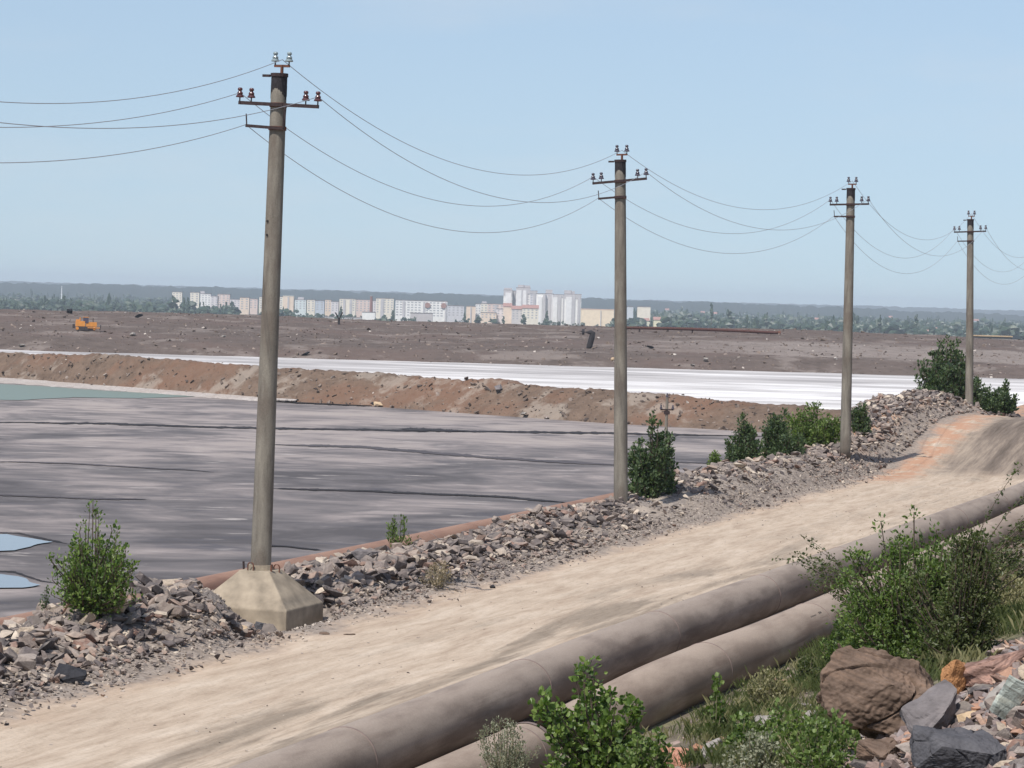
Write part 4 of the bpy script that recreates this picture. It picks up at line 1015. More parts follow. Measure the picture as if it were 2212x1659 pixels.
def shrub(name, label, cat, base, hgt, wid, nbr, leaf, per, mat, env='cone', seed=0, group=None, spread=0.10, rnd_leaf=False, wood=None, singles=0, lean=0.0, up=0.6, parts=None):
    r = random.Random(seed); root = empty(name, base, label, cat, group)
    st = MB(); P = []; D = []
    e = ENV.get(env, ENV['round'])
    LD = []
    if env in ('leaders', 'spire'):
        fo_ = 0.60 if env == 'spire' else 0.38
        for k in range(max(5, nbr // 14)):
            a = r.uniform(0, 6.28); q = math.sqrt(r.uniform(0.02, 1.0)); LD.append((math.cos(a) * q * wid * 0.40, math.sin(a) * q * wid * 0.40, hgt * (1 - fo_ * q ** (1.1 if env == 'spire' else 1.5)) * r.uniform(0.78, 1.0)))
        LD[0] = (0.0, 0.0, hgt * (0.90 if env == 'spire' else 0.96))
    for k in range(nbr):
        h = r.uniform(0.12, 1.0) ** 0.85; az_ = r.uniform(0, 2 * math.pi); rad = e(h) * wid / 2 * math.sqrt(r.uniform(0.15, 1.0)) * (0.62 + 1.0 * abs(mnoise.noise((math.cos(az_) * 1.3 + seed, math.sin(az_) * 1.3, h * 2.5)))) * (1.25 if r.random() < 0.12 else 1)
        tip = Vector((math.cos(az_) * rad + lean * h, math.sin(az_) * rad, h * hgt))
        if LD:
            lx, ly, lh = LD[k % len(LD)]; h = r.uniform(0.05, 1.0); rad = wid * 0.20 * math.sqrt(r.random()) * (1.25 - h) + 0.01
            tip = Vector((lx * (0.55 + 0.55 * h) + math.cos(az_) * rad + lean * h, ly * (0.55 + 0.55 * h) + math.sin(az_) * rad, h * lh)); h = tip.z / hgt
        b0 = Vector((math.cos(az_) * 0.05 * wid, math.sin(az_) * 0.05 * wid, hgt * h * r.uniform(0.0, 0.25)))
        mid = b0.lerp(tip, 0.5) + Vector((0, 0, -0.04 * hgt)) + Vector((math.cos(az_), math.sin(az_), 0)) * rad * 0.15
        path = []
        for i in range(6):
            t = i / 5; path.append((b0 * (1 - t) ** 2 + mid * 2 * t * (1 - t) + tip * t * t))
        tw = Vector((r.gauss(0, .12), r.gauss(0, .12), up * r.uniform(.5, 1.2))) * leaf * 1.6; path.append(tip + tw)
        st.tube(path, [0.010 * hgt * (1 - 0.13 * i) * (0.35 + 0.6 * r.random()) + 0.002 for i in range(7)], 4, cap=False)
        for _ in range(per):
            t = 1 - r.random() ** 1.4 * 0.8; i = min(5, int(t * 6)); q = path[i].lerp(path[i + 1], t * 6 - i)
            o = Vector((r.gauss(0, 1), r.gauss(0, 1), r.gauss(0, 1))) * spread * wid * (1.15 - 0.75 * t)
            P.append(q + o); D.append((o * 3 / max(0.01, spread * wid) * 0.3 + Vector((r.gauss(0, .6), r.gauss(0, .6), up + r.gauss(0, .5)))))
    st.build('stem', wood or M['bark'], root)
    if singles:
        # the leaves that stand nearest the viewer are single objects
        idx = sorted(range(len(P)), key=lambda i: P[i].y)
        mes = []
        for k in range(6):
            V, F = leaf_quads([Vector((0, 0, 0))], [Vector((0, 0, 1))], leaf, random.Random(seed + k), True)
            me = bpy.data.meshes.new('leaf'); me.from_pydata([tuple(v) for v in V], [], F); me.materials.append(mat[1]); me.update(); mes.append(me)
        for i in idx[:singles]:
            o = bpy.data.objects.new('leaf', mes[r.randrange(6)]); COL.objects.link(o); o.parent = root; o.location = P[i]
            o.rotation_euler = D[i].to_track_quat('Z', 'Y').to_euler(); o.rotation_euler.rotate_axis('Z', r.uniform(0, 6.28)); o.scale = (r.uniform(.8, 1.25),) * 3
        P = [P[i] for i in idx[singles:]]; D = [D[i] for i in idx[singles:]]; mat = mat[0]
    V, F = leaf_quads(P, D, leaf, r, rnd_leaf)
    fo = mesh('foliage', V, F, mat, root); fo['kind'] = 'stuff'
    return root
def leaf_obj(name, c1, c2, c3):
    m = leafmat(name, c1, c2, c3); nt = m.node_tree
    g = [n for n in nt.nodes if n.type == 'NEW_GEOMETRY'][0]; oi = nt.nodes.new('ShaderNodeObjectInfo'); rp = [n for n in nt.nodes if n.type == 'VALTORGB'][0]
    nt.links.new(oi.outputs['Random'], rp.inputs[0]); return m
M['leaf_s'] = leaf_obj('leaf_bright_single', (0.05, 0.09, 0.022), (0.12, 0.185, 0.04), (0.24, 0.31, 0.09))
def pxm(v): return FOC / v.y      # picture units per metre at a point
def onterr(px, py): return hit(px, py)

b = hit(1290, 1672); b.z -= 0.05
shrub('leafy_shrub', 'round-leaved bright green shrub growing before the pipes at bottom centre', 'shrub', b, 1.66, 1.7, 130, 0.09, 26, (M['leaf_a'], M['leaf_s']), 'leaders', 3, spread=0.05, rnd_leaf=True, singles=290, lean=-0.16)
b = hit(1965, 1455)
shrub('large_shrub', 'large bushy green shrub in front of the pipes at the right', 'shrub', b, 2.2, 2.2, 420, 0.065, 62, M['leaf_c'], 'leaders', 8, spread=0.045, lean=-0.05)
b = hit(2068, 1430)
LS = shrub('feathery_shrub', 'olive feathery shrub with arching twigs at right of the large shrub', 'shrub', b, 1.8, 1.55, 260, 0.05, 60, M['leaf_olive'], 'leaders', 9, spread=0.05, lean=0.1)
# arching twigs with paired leaflets
def arching(root_pos, label, n, L, seed, a0, a1, name='arching_shrub'):
    r = random.Random(seed); root = empty(name, root_pos, label, 'shrub'); st = MB(); P = []; D = []
    for k in range(n):
        az_ = r.uniform(a0, a1); l = L * r.uniform(0.75, 1.1); path = []
        el = r.uniform(1.0, 1.45); q = Vector((0, 0, 0)); seg = l / 12
        for i in range(13):
            path.append(q.copy()); q = q + Vector((math.cos(az_) * math.cos(el), 0.25 * math.sin(az_ * 3), math.sin(el))) * seg; el -= r.uniform(0.05, 0.14)
        st.tube(path, [0.010 * (1 - i / 15) for i in range(13)], 4, cap=False)
        for i in range(5, 12):
            for _ in range(10):
                t = r.random(); a = path[i].lerp(path[i + 1], t); P.append(a + Vector((r.gauss(0, .02), r.gauss(0, .02), r.gauss(0, .02)))); D.append(Vector((r.gauss(0, 1), r.gauss(0, 1), r.gauss(0.3, .8))))
    st.build('stem', M['bark'], root); V, F = leaf_quads(P, D, 0.06, r); fo = mesh('foliage', V, F, M['leaf_olive'], root); fo['kind'] = 'stuff'
b = hit(2060, 1420); b.z += 0.2
arching(b, 'long arching leafy twigs reaching right over the pipes', 20, 2.9, 5, -0.5, 1.0, 'arching_shrub')
b = hit(1900, 1430); b.z += 0.1
arching(b, 'bare curved twigs reaching left and up out of the large shrub', 16, 2.3, 6, 2.0, 3.5, 'arching_shrub')

b = hit(195, 1318); b = Vector((at(195, 1300, 51.5).x, 51.5, at(195, 1312, 51.5).z))
shrub('young_tree', 'bright green young poplar shrub behind the berm at the left', 'shrub', b, 1.95, 1.9, 260, 0.08, 24, M['leaf_a'], 'spire', 14, spread=0.045, up=1.0)
b = Vector((at(98, 1315, 51.5).x, 51.5, at(98, 1318, 51.5).z))
shrub('weed', 'small dark weed left of the young poplar shrub', 'weed', b, 0.35, 0.2, 9, 0.05, 12, M['leaf_b'], 'column', 15)
s_, p_ = 76.5, -23.9
q = at(862, 1180, 73.5); b = Vector((q.x, q.y, q.z - 0.1))
shrub('weed', 'upright spiky green weed on the berm between first and second poles', 'weed', b, 0.78, 0.95, 22, 0.07, 26, M['leaf_c'], 'low', 16, spread=0.035, up=1.6)
b = hit(945, 1272)
shrub('dry_bush', 'brown dried bush at the berm foot between first and second poles', 'bush', b, 0.55, 0.95, 45, 0.05, 16, M['drybrown'], 'low', 17, spread=0.06, wood=M['twig'])
q = at(1408, 1072, 91); b = Vector((q.x, q.y, q.z - 0.1))
shrub('columnar_tree', 'dark columnar small elm right beside the second pole', 'tree', b, 3.05, 2.0, 300, 0.13, 38, M['leaf_b'], 'spire', 18, spread=0.04, up=0.9)
q = at(1440, 1080, 90); b = Vector((q.x, q.y, q.z - 0.1))
q = at(1545, 1035, 106); shrub('low_bush', 'low green bush at the left foot of the bush group by the third pole', 'bush', q, 0.9, 0.95, 60, 0.1, 24, M['leaf_c'], 'low', 19, spread=0.07)
q = at(1600, 1005, 110); shrub('small_tree', 'dark rounded small tree, leftmost of the group by the third pole', 'tree', q, 1.95, 1.9, 170, 0.13, 36, M['leaf_b'], 'spire', 20, spread=0.04, up=0.9)
q = at(1682, 1005, 112); shrub('small_tree', 'pointed green small tree, second of the group left of the third pole', 'tree', q, 2.2, 2.2, 220, 0.13, 38, M['leaf_b'], 'spire', 21, spread=0.06, up=0.9)
q = at(1752, 985, 117); shrub('small_tree', 'broad green small tree touching the third pole from the left', 'tree', q, 2.15, 2.6, 260, 0.13, 38, M['leaf_c'], 'leaders', 22, spread=0.07, up=0.8)
q = at(1858, 960, 121); shrub('small_tree', 'dark small tree just right of the third pole', 'tree', q, 1.75, 1.15, 100, 0.12, 30, M['leaf_b'], 'leaders', 23, spread=0.06, up=0.9)
q = at(2044, 900, 156); shrub('tall_tree', 'tallest dark green tree, left of the fourth pole', 'tree', q, 5.0, 3.9, 420, 0.20, 46, M['leaf_b'], 'spire', 24, spread=0.035, up=1.0)
q = at(2000, 905, 154); shrub('low_bush', 'low dark bush at the left foot of the tallest tree', 'bush', q, 1.6, 2.0, 180, 0.17, 26, M['leaf_b'], 'leaders', 25, spread=0.07)
q = at(2085, 905, 158); shrub('low_bush', 'low dark bush directly behind the fourth pole', 'bush', q, 2.2, 2.1, 200, 0.17, 26, M['leaf_b'], 'leaders', 28, spread=0.07)
q = at(2130, 900, 160); shrub('low_bush', 'low dark bush right of the fourth pole', 'bush', q, 1.7, 1.9, 160, 0.17, 26, M['leaf_b'], 'leaders', 26, spread=0.07)
q = at(2168, 890, 162); shrub('small_tree', 'small dark tree at the right edge beyond the road hump', 'tree', q, 1.8, 1.6, 110, 0.17, 28, M['leaf_b'], 'spire', 27, spread=0.06)
q = hit(2225, 1135); shrub('low_bush', 'green bush cut by the right edge above the pipes', 'bush', Vector((q.x, q.y, q.z + 0.2)), 0.9, 0.8, 60, 0.06, 40, M['leaf_b'], 'round', 29, spread=0.07)
b = hit(1095, 1700); q = at(1090, 1690, 31); b = Vector((q.x, q.y, q.z))
shrub('sage_bush', 'pale grey-green feathery weed over the short pipe at the bottom edge', 'weed', b, 0.62, 0.7, 50, 0.028, 60, M['leaf_sage'], 'spread', 30, spread=0.06, wood=M['twig'], up=1.2)
# low slope plants
def plant(px, py, h, w_, mat, label, seed, leaf=0.06, n=30, per=24, env='low', cat='weed', name='weed', up=0.6):
    shrub(name, label, cat, hit(px, py), h, w_, n, leaf, per, mat, env, seed, spread=0.07, rnd_leaf=True, up=up, wood=M['twig'])
plant(1545, 1600, 0.75, 0.35, M['leaf_c'], 'single upright leafy sprout right of the round-leaved shrub', 31, 0.07, 9, 16, 'column', up=1.2)
plant(1600, 1640, 0.5, 0.6, M['leaf_c'], 'leafy sprouts beside the rounded pale rock', 32, 0.06, 16, 22)
plant(1690, 1640, 0.5, 0.9, M['leaf_c'], 'low leafy green weed between the pale stones at lower right', 33, 0.05, 34, 26)
plant(1400, 1690, 0.55, 0.8, M['leaf_c'], 'low green weed at the foot of the round-leaved shrub', 34, 0.06, 36, 24)
plant(1780, 1690, 0.5, 0.9, M['leaf_c'], 'low green weed at the bottom edge left of the brown rocks', 35, 0.04, 50, 34)
plant(1640, 1690, 0.42, 0.9, M['leaf_sage'], 'pale green weed at the bottom edge below the low stones', 36, 0.035, 50, 34)
plant(1830, 1440, 0.8, 0.9, M['leaf_c'], 'green weed under the left side of the large shrub', 37, 0.05, 60, 36)
plant(1870, 1480, 0.5, 0.7, M['leaf_olive'], 'olive weed just above the brown boulder', 38, 0.045, 40, 30)
plant(1740, 1485, 0.45, 0.5, M['leaf_olive'], 'small olive weed beside the outer pipe above the flat stone', 39, 0.045, 30, 22)
plant(2150, 1340, 0.7, 1.4, M['dry'], 'pale yellow-green dry weed at the right edge', 40, 0.045, 70, 30)
plant(2050, 1400, 0.55, 0.9, M['leaf_olive'], 'olive weed at the right foot of the large shrub', 41, 0.045, 50, 30)
plant(2190, 1260, 0.5, 0.9, M['leaf_olive'], 'olive weed at the right edge below the pipes', 42, 0.05, 40, 30)
plant(1735, 1300, 0.30, 0.3, M['leaf_c'], 'tiny green sprout in the gap between the two pipes', 43, 0.04, 14, 18)
plant(1660, 1530, 0.5, 0.8, M['dry'], 'yellowish grass tuft below the outer pipe', 44, 0.04, 46, 26, up=1.5)
# tufts of grass blades
V = []; F = []; r = random.Random(5)
def tuft(q, n, h, w_):
    for _ in range(n):
        a = r.uniform(0, 6.28); l = h * r.uniform(.5, 1.2); o = Vector((r.gauss(0, w_), r.gauss(0, w_), 0)); d = Vector((math.cos(a) * .35 * l, math.sin(a) * .35 * l, l)); sd_ = Vector((-math.sin(a), math.cos(a), 0)) * 0.0028
        k = len(V); V.extend([q + o - sd_, q + o + sd_, q + o + d * .55 + Vector((0, 0, .1 * l)) + sd_ * .7, q + o + d + Vector((math.cos(a) * .2 * l, math.sin(a) * .2 * l, 0))]); F.append((k, k + 1, k + 2, k + 3))
for _ in range(300):
    px = r.choice((r.uniform(1380, 1800), r.uniform(1960, 2250), r.uniform(1700, 2250))); py = r.uniform(1230, 1700)
    if in_scree(px, py): continue
    q = hit(px, py); s, p = SP(q.x, q.y)
    if p < -10.9 or p > -2: continue
    tuft(q, 45, r.uniform(0.06, 0.22), 0.14)
o = mesh('grass', V, F, M['dry']); tag(o, kind='stuff')
V = []; F = []
for _ in range(520):
    px = r.choice((r.uniform(1480, 1840), r.uniform(1780, 2250))); py = r.uniform(1250, 1700)
    if in_scree(px, py): continue
    q = hit(px, py); s, p = SP(q.x, q.y)
    if p < -10.9 or p > -2: continue
    tuft(q, 80, r.uniform(0.06, 0.22), 0.14)
o = mesh('grass', V, F, M['leaf_olive']); tag(o, kind='stuff')

# ------------------------------------------------------------------ distant woods and trees
def crown(r, w_, h_, seed):
    V, F = hull(12, (w_, w_, h_), seed, 0.1); return V, F
CR = [crown(None, 1, 1, 900 + k) for k in range(10)]
def wood_mass(name, n, xs, band, hs, seed):
    """trees on the plain; band: how far below eye level their feet show, in picture units"""
    r = random.Random(seed); V = []; F = []; m = 0
    cv = [np.array([tuple(v) for v in c[0]]) for c in CR]
    for _ in range(n):
        px = r.uniform(*xs); dd = (EYE - ZG) * FOC / r.uniform(*band); q = at(px, 650, dd)
        if mnoise.noise((px * 0.012, dd * 0.002, seed)) < -0.22: continue
        hgt = r.uniform(*hs) * (0.6 + 0.8 * abs(mnoise.noise((px * 0.02, dd * 0.01, 0)))); pop = r.random() < 0.12; w_ = hgt * (0.35 if pop else r.uniform(0.8, 1.3)); hgt *= 1.5 if pop else 1
        for c in range(3):
            k = r.randrange(10); f = r.uniform(.6, 1)
            a = cv[k] * np.array([w_ * f, w_ * f, hgt * .6]) + np.array([q.x + r.gauss(0, w_ * .25), q.y + r.gauss(0, w_ * .25), ZG + hgt * (.3 + .22 * c)])
            V.append(a); F += [tuple(i + m for i in f_) for f_ in CR[k][1]]; m += len(a)
    return tag(mesh(name, np.concatenate(V).tolist(), F, M['wood']), kind='stuff')
wood_mass('woods', 750, (-150, 640), (48, 62), (9, 15), 1)
wood_mass('woods', 500, (-150, 420), (26, 50), (9, 15), 2)
wood_mass('woods', 260, (560, 1330), (52, 62), (4, 8), 3)
wood_mass('woods', 3000, (1330, 2500), (36, 64), (9, 17), 4)
wood_mass('woods', 1500, (1330, 2500), (18, 40), (10, 17), 5)
wood_mass('woods', 900, (-150, 1330), (17, 28), (10, 16), 6)
def far_tree(px, ytop, ybase, wpx, dist, label, poplar=True, grp=None):
    a = at(px, ybase, dist); hgt = (ybase - ytop) / FOC * dist; w_ = wpx / FOC * dist
    root = empty('poplar_tree' if poplar else 'round_tree', Vector((a.x, a.y, a.z)), label, 'tree', grp)
    MB().tube([(0, 0, -6), (0, 0, hgt * 0.4)], [0.5, 0.3], 6).build('trunk', M['trunk'], root)
    b = MB(); r = random.Random(int(px * 7))
    for k in range(9):
        t = k / 8; V, F = CR[r.randrange(10)]; ww = w_ * ((0.7 + 0.5 * math.sin(math.pi * min(1, t + .15))) if poplar else math.sin(math.pi * (0.2 + 0.7 * t)) * 1.0) * r.uniform(.8, 1.1)
        o = Vector((r.gauss(0, w_ * .12), r.gauss(0, w_ * .12), hgt * (0.12 + 0.78 * t)))
        b.add([Vector((v.x * ww, v.y * ww, v.z * hgt * .28)) + o for v in V], F)
    b.build('crown', M['wood'], root)
ft_ = [(137, 637, 672, 10, 'tall dark poplar below the white mast at far left'), (153, 643, 672, 6, 'slender poplar right of the tallest far-left poplar'),
       (124, 646, 672, 6, 'slender poplar left of the tallest far-left poplar'), (103, 645, 672, 14, 'rounded tree above the bulldozer at far left'),
       (170, 655, 676, 12, 'short tree right of the far-left poplars'), (10, 645, 672, 12, 'dark tree at the left edge of the far tree belt'),
       (243, 655, 676, 14, 'rounded tree right of the pale field'), (288, 650, 685, 14, 'dark poplar at the left end of the dense far wood'),
       (372, 638, 680, 26, 'broad dense tree before the leftmost city blocks'), (396, 642, 680, 7, 'dark poplar between the leftmost city blocks'),
       (406, 642, 680, 7, 'dark poplar touching the cream city block'), (439, 652, 682, 5, 'small thin poplar before the cream city block'),
       (488, 652, 684, 8, 'left one of the paired poplars left of the first pole'), (499, 651, 684, 8, 'right one of the paired poplars left of the first pole'),
       (736, 662, 690, 8, 'dark poplar before the cream blocks in mid city'), (848, 670, 692, 8, 'dark tree at the left end of the long white block'),
       (1003, 675, 696, 6, 'thin poplar left of the salmon block'), (1033, 682, 700, 20, 'rounded tree below the white stepped block'),
       (1087, 683, 700, 7, 'dark poplar left of the peach block under the towers'), (1132, 678, 702, 17, 'rounded dark tree in front of the towers'),
       (1180, 670, 703, 9, 'tall dark poplar before the white towers'), (1207, 694, 704, 12, 'low dark tree at the foot of the towers'),
       (1067, 688, 702, 24, 'wide low tree below the peach block'), (1290, 700, 708, 12, 'small bush like tree below the long cream building'),
       (1460, 680, 706, 9, 'poplar in the wood right of the second pole'), (1537, 655, 690, 8, 'tall poplar in the wood right of the second pole'),
       (1575, 668, 705, 14, 'dark tree in the wood between second and third poles'), (1655, 674, 708, 16, 'rounded tree in the wood between second and third poles'),
       (1900, 680, 714, 12, 'tree in the wood right of the third pole'), (1978, 679, 712, 12, 'tall tree in the wood left of the tallest near tree'),
       (2188, 700, 730, 14, 'tree in the wood at the right edge')]
for k, (px, yt, yb, wp, lab) in enumerate(ft_):
    pop = wp < 11; far_tree(px, yt, yb, wp, 3300 if px < 1330 else 3250, lab, pop)
# leafless stump-like thing on the crest in mid picture
q = dump_at(732, 700)
sn = empty('dead_shrub', q, 'small dark forked dead shrub on the dump crest right of the first pole', 'shrub')
MB().tube([(0, 0, -0.3), (0, 0, 1.6)], 0.28, 6).tube([(0, 0, 1.2), (-0.9, 0, 2.8)], 0.16, 5).tube([(0, 0, 1.2), (0.8, 0, 2.9)], 0.16, 5).build('stem', M['tar'], sn)

# ------------------------------------------------------------------ the city
BM = {}
def bcol(c):
    if c not in BM: BM[c] = m_building('facade_%d' % len(BM), c)
    return BM[c]
WIN = simple('window_glass', (0.40, 0.39, 0.40), 0.5, spec=0.4); ROOFM = simple('roof_felt', (0.22, 0.19, 0.19), 0.9); BAND = m_building('grey_panels', (0.52, 0.49, 0.49)); REDM = m_building('red_paint', (0.36, 0.21, 0.18))
LG = 0
def building(x0, x1, yt, yb, col, label, dist=3600, storey=3.0, roof='flat', strips=(), roofbox=(), cap=None, rot=0.0, thick=14, winw=0.45, cat='building', name='apartment_block', win=True, balc=None):
    a = at(x0, (yt + yb) / 2, dist); b = at(x1, (yt + yb) / 2, dist); top = at((x0 + x1) / 2, yt, dist).z
    wd = b.x - a.x; ctr = Vector(((a.x + b.x) / 2, dist, ZG - 1)); hgt = top - ctr.z
    root = empty(name, ctr, label, cat, rot=(0, 0, rot))
    MB().box((0, thick / 2, hgt / 2), (wd, thick, hgt)).build('wall', bcol(col), root)
    if roof == 'gable':
        r = MB(); h = min(4, hgt * .25); w2 = wd / 2 + .5; V = [(-w2, -.6, hgt), (w2, -.6, hgt), (w2, thick + .6, hgt), (-w2, thick + .6, hgt), (-w2, thick / 2, hgt + h), (w2, thick / 2, hgt + h)]
        r.add(V, [(0, 1, 5, 4), (2, 3, 4, 5), (0, 4, 3), (1, 2, 5), (3, 2, 1, 0)]).build('roof', REDM, root)
    else: MB().box((0, thick / 2, hgt + 0.35), (wd + .5, thick + .5, 0.7)).build('roof', ROOFM if roof == 'flat' else bcol(roof), root)
    if cap: MB().box((0, -0.25, hgt - cap / 2), (wd + .1, .5, cap)).build('top_band', BAND, root)
    for (f, w_, h_) in roofbox:
        MB().box(((f - .5) * wd, thick / 2, hgt + .7 + h_ / 2), (w_, 6, h_)).build('roof_house', BAND, root)
    for (f, w_) in strips:
        MB().box(((f - .5) * wd, -0.4, hgt / 2), (w_, .9, hgt - 1.5)).build('stair_panel', BAND, root)
    if balc:
        for (f, w_) in balc:
            MB().box(((f - .5) * wd, -0.5, hgt / 2 - 1), (w_, 1.2, hgt - 4)).build('balcony_stack', bcol((0.80, 0.77, 0.75)), root)
    if win:
        m = MB(); ns = int((hgt - 3) / storey); nc = max(2, int(wd / 4.2)); cw = wd / nc
        for k in range(ns):
            z = hgt - 2.0 - storey * k
            if z < 8: break
            for c in range(nc):
                x = -wd / 2 + cw * (c + .5)
                if any(abs(x - (f - .5) * wd) < w_ / 2 + .8 for f, w_ in list(strips) + list(balc or ())): continue
                m.box((x, -0.02, z), (cw * winw, .12, 1.4))
        if m.V:
            o = m.build('window', WIN, root); o['kind'] = 'stuff'
    return root
WH, CRM, PCH, PNK, LIL, CYN = (0.84, 0.81, 0.77), (0.80, 0.72, 0.60), (0.78, 0.62, 0.49), (0.74, 0.58, 0.51), (0.70, 0.64, 0.63), (0.68, 0.73, 0.72)
building(372, 393, 631, 655, CRM, 'cream block at the left end of the city', 4100)
building(411, 430, 632, 658, CRM, 'cream block with a step right of the first poplars', 3900)
building(428, 455, 635, 660, WH, 'white block fourth from the left end of the city', 4000, roofbox=((.3, 6, 3),))
building(455, 472, 640, 664, LIL, 'lilac-grey low block between the white and pink ones left of the first pole', 4000)
building(470, 496, 636, 662, PNK, 'pink block above the paired poplars', 4000)
building(497, 519, 647, 668, LIL, 'lilac-grey block right of the paired poplars', 3900)
building(518, 538, 643, 674, PCH, 'peach block next left of the first pole', 3800)
building(538, 556, 646, 674, PNK, 'dull pink block partly behind the first pole', 3850)
building(560, 596, 642, 672, CRM, 'cream block directly behind the first pole', 3900)
building(595, 611, 641, 673, CRM, 'narrow yellow-cream block right of the first pole', 3850)
building(611, 634, 640, 676, PCH, 'peach block with pale roof second right of the first pole', 3750, roof=(0.7, 0.65, 0.55), win=False, strips=((.5, 2),))
building(637, 661, 648, 668, CYN, 'pale blue-white low block right of the peach one', 3900, roofbox=((.5, 8, 3),))
building(663, 680, 648, 672, CRM, 'small cream block between the two bluish blocks', 3900)
building(681, 700, 650, 676, (0.52, 0.55, 0.60), 'blue-grey block in mid city', 3800)
building(702, 715, 648, 674, PCH, 'narrow peach block right of the blue-grey one', 3850)
building(715, 731, 652, 678, LIL, 'lilac block left of the mid city poplar', 3800)
building(733, 768, 646, 676, CRM, 'wide cream block behind the mid city poplar', 3800, strips=((.3, 3), (.7, 3)))
building(768, 800, 648, 674, PNK, 'pink-grey block left of the brick chimney', 3850)
building(800, 812, 650, 680, LIL, 'pale narrow block behind the brick chimney', 3900)
building(812, 850, 645, 684, CRM, 'wide cream block between the chimney and the long white block', 3750, strips=((.35, 4),))
building(782, 810, 675, 692, WH, 'low white workshop at the foot of the brick chimney', 3420, win=False, name='workshop')
building(700, 782, 686, 693, (0.55, 0.52, 0.50), 'long low pale shed left of the white workshop', 3420, win=False, name='shed', cat='shed')
ch = empty('chimney', Vector((at(802, 660, 3500).x, 3500, ZG)), 'brown-red brick chimney in mid city', 'chimney')
hh = at(802, 640, 3500).z - ZG
MB().tube([(0, 0, 0), (0, 0, hh)], [2.2, 1.5], 12).build('stack', simple('chimney_brick', (0.25, 0.12, 0.10), .9), ch); MB().tube([(0, 0, hh), (0, 0, hh + 0.6)], 1.9, 12).build('rim', BAND, ch)
lb = building(854, 966, 650, 696, WH, 'long white nine-storey block with two red discs near its roof', 3480, strips=((.16, 3), (.55, 2.5), (.97, 2.0)), winw=0.62)
for f in (0.62, 0.93):
    x = (f - .5) * (112 / FOC * 3480); hg = at(910, 650, 3480).z - (ZG - 1)
    MB().tube([(x, -1.2, hg - 5), (x, -0.05, hg - 5)], 3.2, 20).build('red_disc', REDM, lb)
building(886, 934, 677, 695, (0.52, 0.47, 0.46), 'low grey-pink box building in front of the long white block', 3430, win=False)
building(966, 1002, 661, 692, (0.62, 0.60, 0.62), 'pale grey block right of the long white block', 3550)
building(1007, 1027, 662, 693, PCH, 'salmon-peach block right of the pale grey one', 3500, win=False, strips=((.5, 1.5),))
building(1027, 1038, 657, 693, WH, 'narrow white stair tower beside the salmon block', 3520)
building(1038, 1053, 656, 690, CRM, 'cream white stepped block right of the narrow white one', 3560, roofbox=((.5, 6, 2),))
building(1038, 1072, 676, 696, PCH, 'low peach block in front of the stepped cream block', 3440)
building(1053, 1088, 657, 693, PNK, 'pale pink long block left of the towers', 3600, strips=((.5, 3),))
building(1072, 1090, 668, 698, LIL, 'lilac low block left of the tower foot', 3450)
building(1087, 1105, 662, 700, PCH, 'peach gabled house at the left foot of the towers', 3440, roof='gable', win=False)
building(1105, 1138, 668, 700, (0.60, 0.55, 0.53), 'grey-pink house with red roof at the foot of the towers', 3430, roof='gable')
building(1128, 1163, 666, 701, CRM, 'cream house with red roof below the middle towers', 3425, roof='gable')
building(1087, 1106, 627, 700, WH, 'leftmost white high-rise tower', 3650, cap=6, roofbox=((.5, 10, 2.2),), balc=((.55, 7),), win=False)
building(1104, 1116, 629, 700, (0.50, 0.48, 0.50), 'grey recessed high-rise slab between the first two towers', 3660, strips=((.5, 2),))
building(1114, 1145, 622, 700, WH, 'tallest white high-rise with grey top floors', 3640, cap=7, roofbox=((.35, 8, 3), (.75, 8, 2.5)), strips=((.42, 2.5), (.75, 2.5)), balc=((.2, 6), (.6, 4)))
building(1144, 1160, 629, 700, (0.66, 0.63, 0.64), 'grey-white high-rise third in the tower row', 3630, cap=3, strips=((.6, 3),))
building(1158, 1178, 635, 704, WH, 'white high-rise in the middle of the tower row', 3540, roofbox=(), strips=((.85, 3),), balc=((.4, 5),))
building(1177, 1195, 635, 704, (0.68, 0.66, 0.67), 'high-rise with a dark roof cabin in the tower row', 3545, roofbox=((.45, 8, 4.5),), strips=((.5, 4),))
building(1194, 1220, 637, 704, WH, 'white high-rise left of the rightmost tower', 3530, cap=3, strips=((.55, 3.5), (.9, 2)), balc=((.2, 5),))
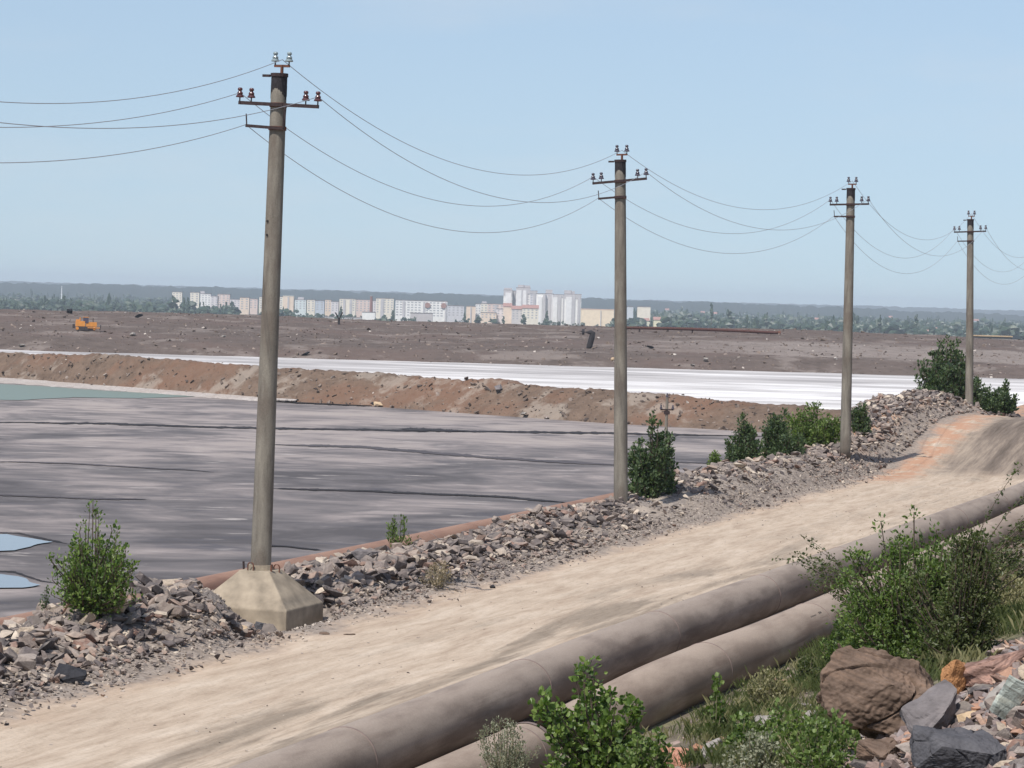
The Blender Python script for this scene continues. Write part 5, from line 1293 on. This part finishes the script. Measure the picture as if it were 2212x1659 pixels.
building(1219, 1255, 636, 706, WH, 'rightmost white high-rise with roof frames', 3500, cap=5, roofbox=((.2, 9, 4), (.5, 4, 3)), strips=((.52, 4.5), (.86, 3)), balc=((.25, 7),))
building(1255, 1326, 669, 708, (0.84, 0.68, 0.50), 'long plain cream-orange building right of the towers', 3420, win=False, strips=((.6, 1.0),), roof=(0.74, 0.50, 0.38), thick=25)
building(1332, 1352, 668, 700, LIL, 'grey-lilac block behind the second pole', 3600)
building(1355, 1368, 663, 684, (0.6, 0.62, 0.64), 'small white-grey block right of the second pole', 3700, win=False)
building(1377, 1405, 663, 690, CRM, 'cream squarish block above the long rusty pipe', 3500, win=False)
building(1392, 1402, 693, 712, (0.72, 0.68, 0.5), 'tiny pale yellow house above the long rusty pipe', 3210, win=False, roof='gable', name='house', cat='house')
building(1412, 1429, 691, 712, (0.74, 0.68, 0.48), 'yellow-cream house right of the tiny pale one', 3210, win=False, roof='gable', name='house', cat='house')
sm = [(1437, 1445, 670, 'white sliver of a house high in the wood right of the second pole'), (1514, 1522, 676, 'small white house in the wood midway to the third pole'), (1538, 1551, 678, 'white house in the wood right of the midway poplar'),
      (1760, 1768, 690, 'small white house in the wood left of the third pole'), (1920, 1928, 686, 'small white house right of the third pole'), (1995, 2007, 716, 'white gabled house low in the wood left of the tallest tree'),
      (2011, 2024, 711, 'bluish white house beside the gabled one'), (2104, 2114, 693, 'small white house right of the fourth pole'), (2026, 2030, 690, 'narrow white tower house left of the fourth pole')]
for x0, x1, y, lab in sm:
    building(x0, x1, y, y + 14, (0.62, 0.63, 0.64), lab, min(7500, (EYE - ZG) * FOC / (y + 14 - (612 + 0.0285 * x0))), win=False, roof='gable' if x1 - x0 > 6 else 'flat', name='house', cat='house', thick=7)
ms = empty('mast', Vector((at(133, 640, 4500).x, 4500, ZG)), 'thin white mast above the far-left poplars', 'mast')
MB().tube([(0, 0, 0), (0, 0, at(133, 618, 4500).z - ZG)], [1.2, 0.5], 6).build('shaft', bcol((0.75, 0.75, 0.75)), ms)
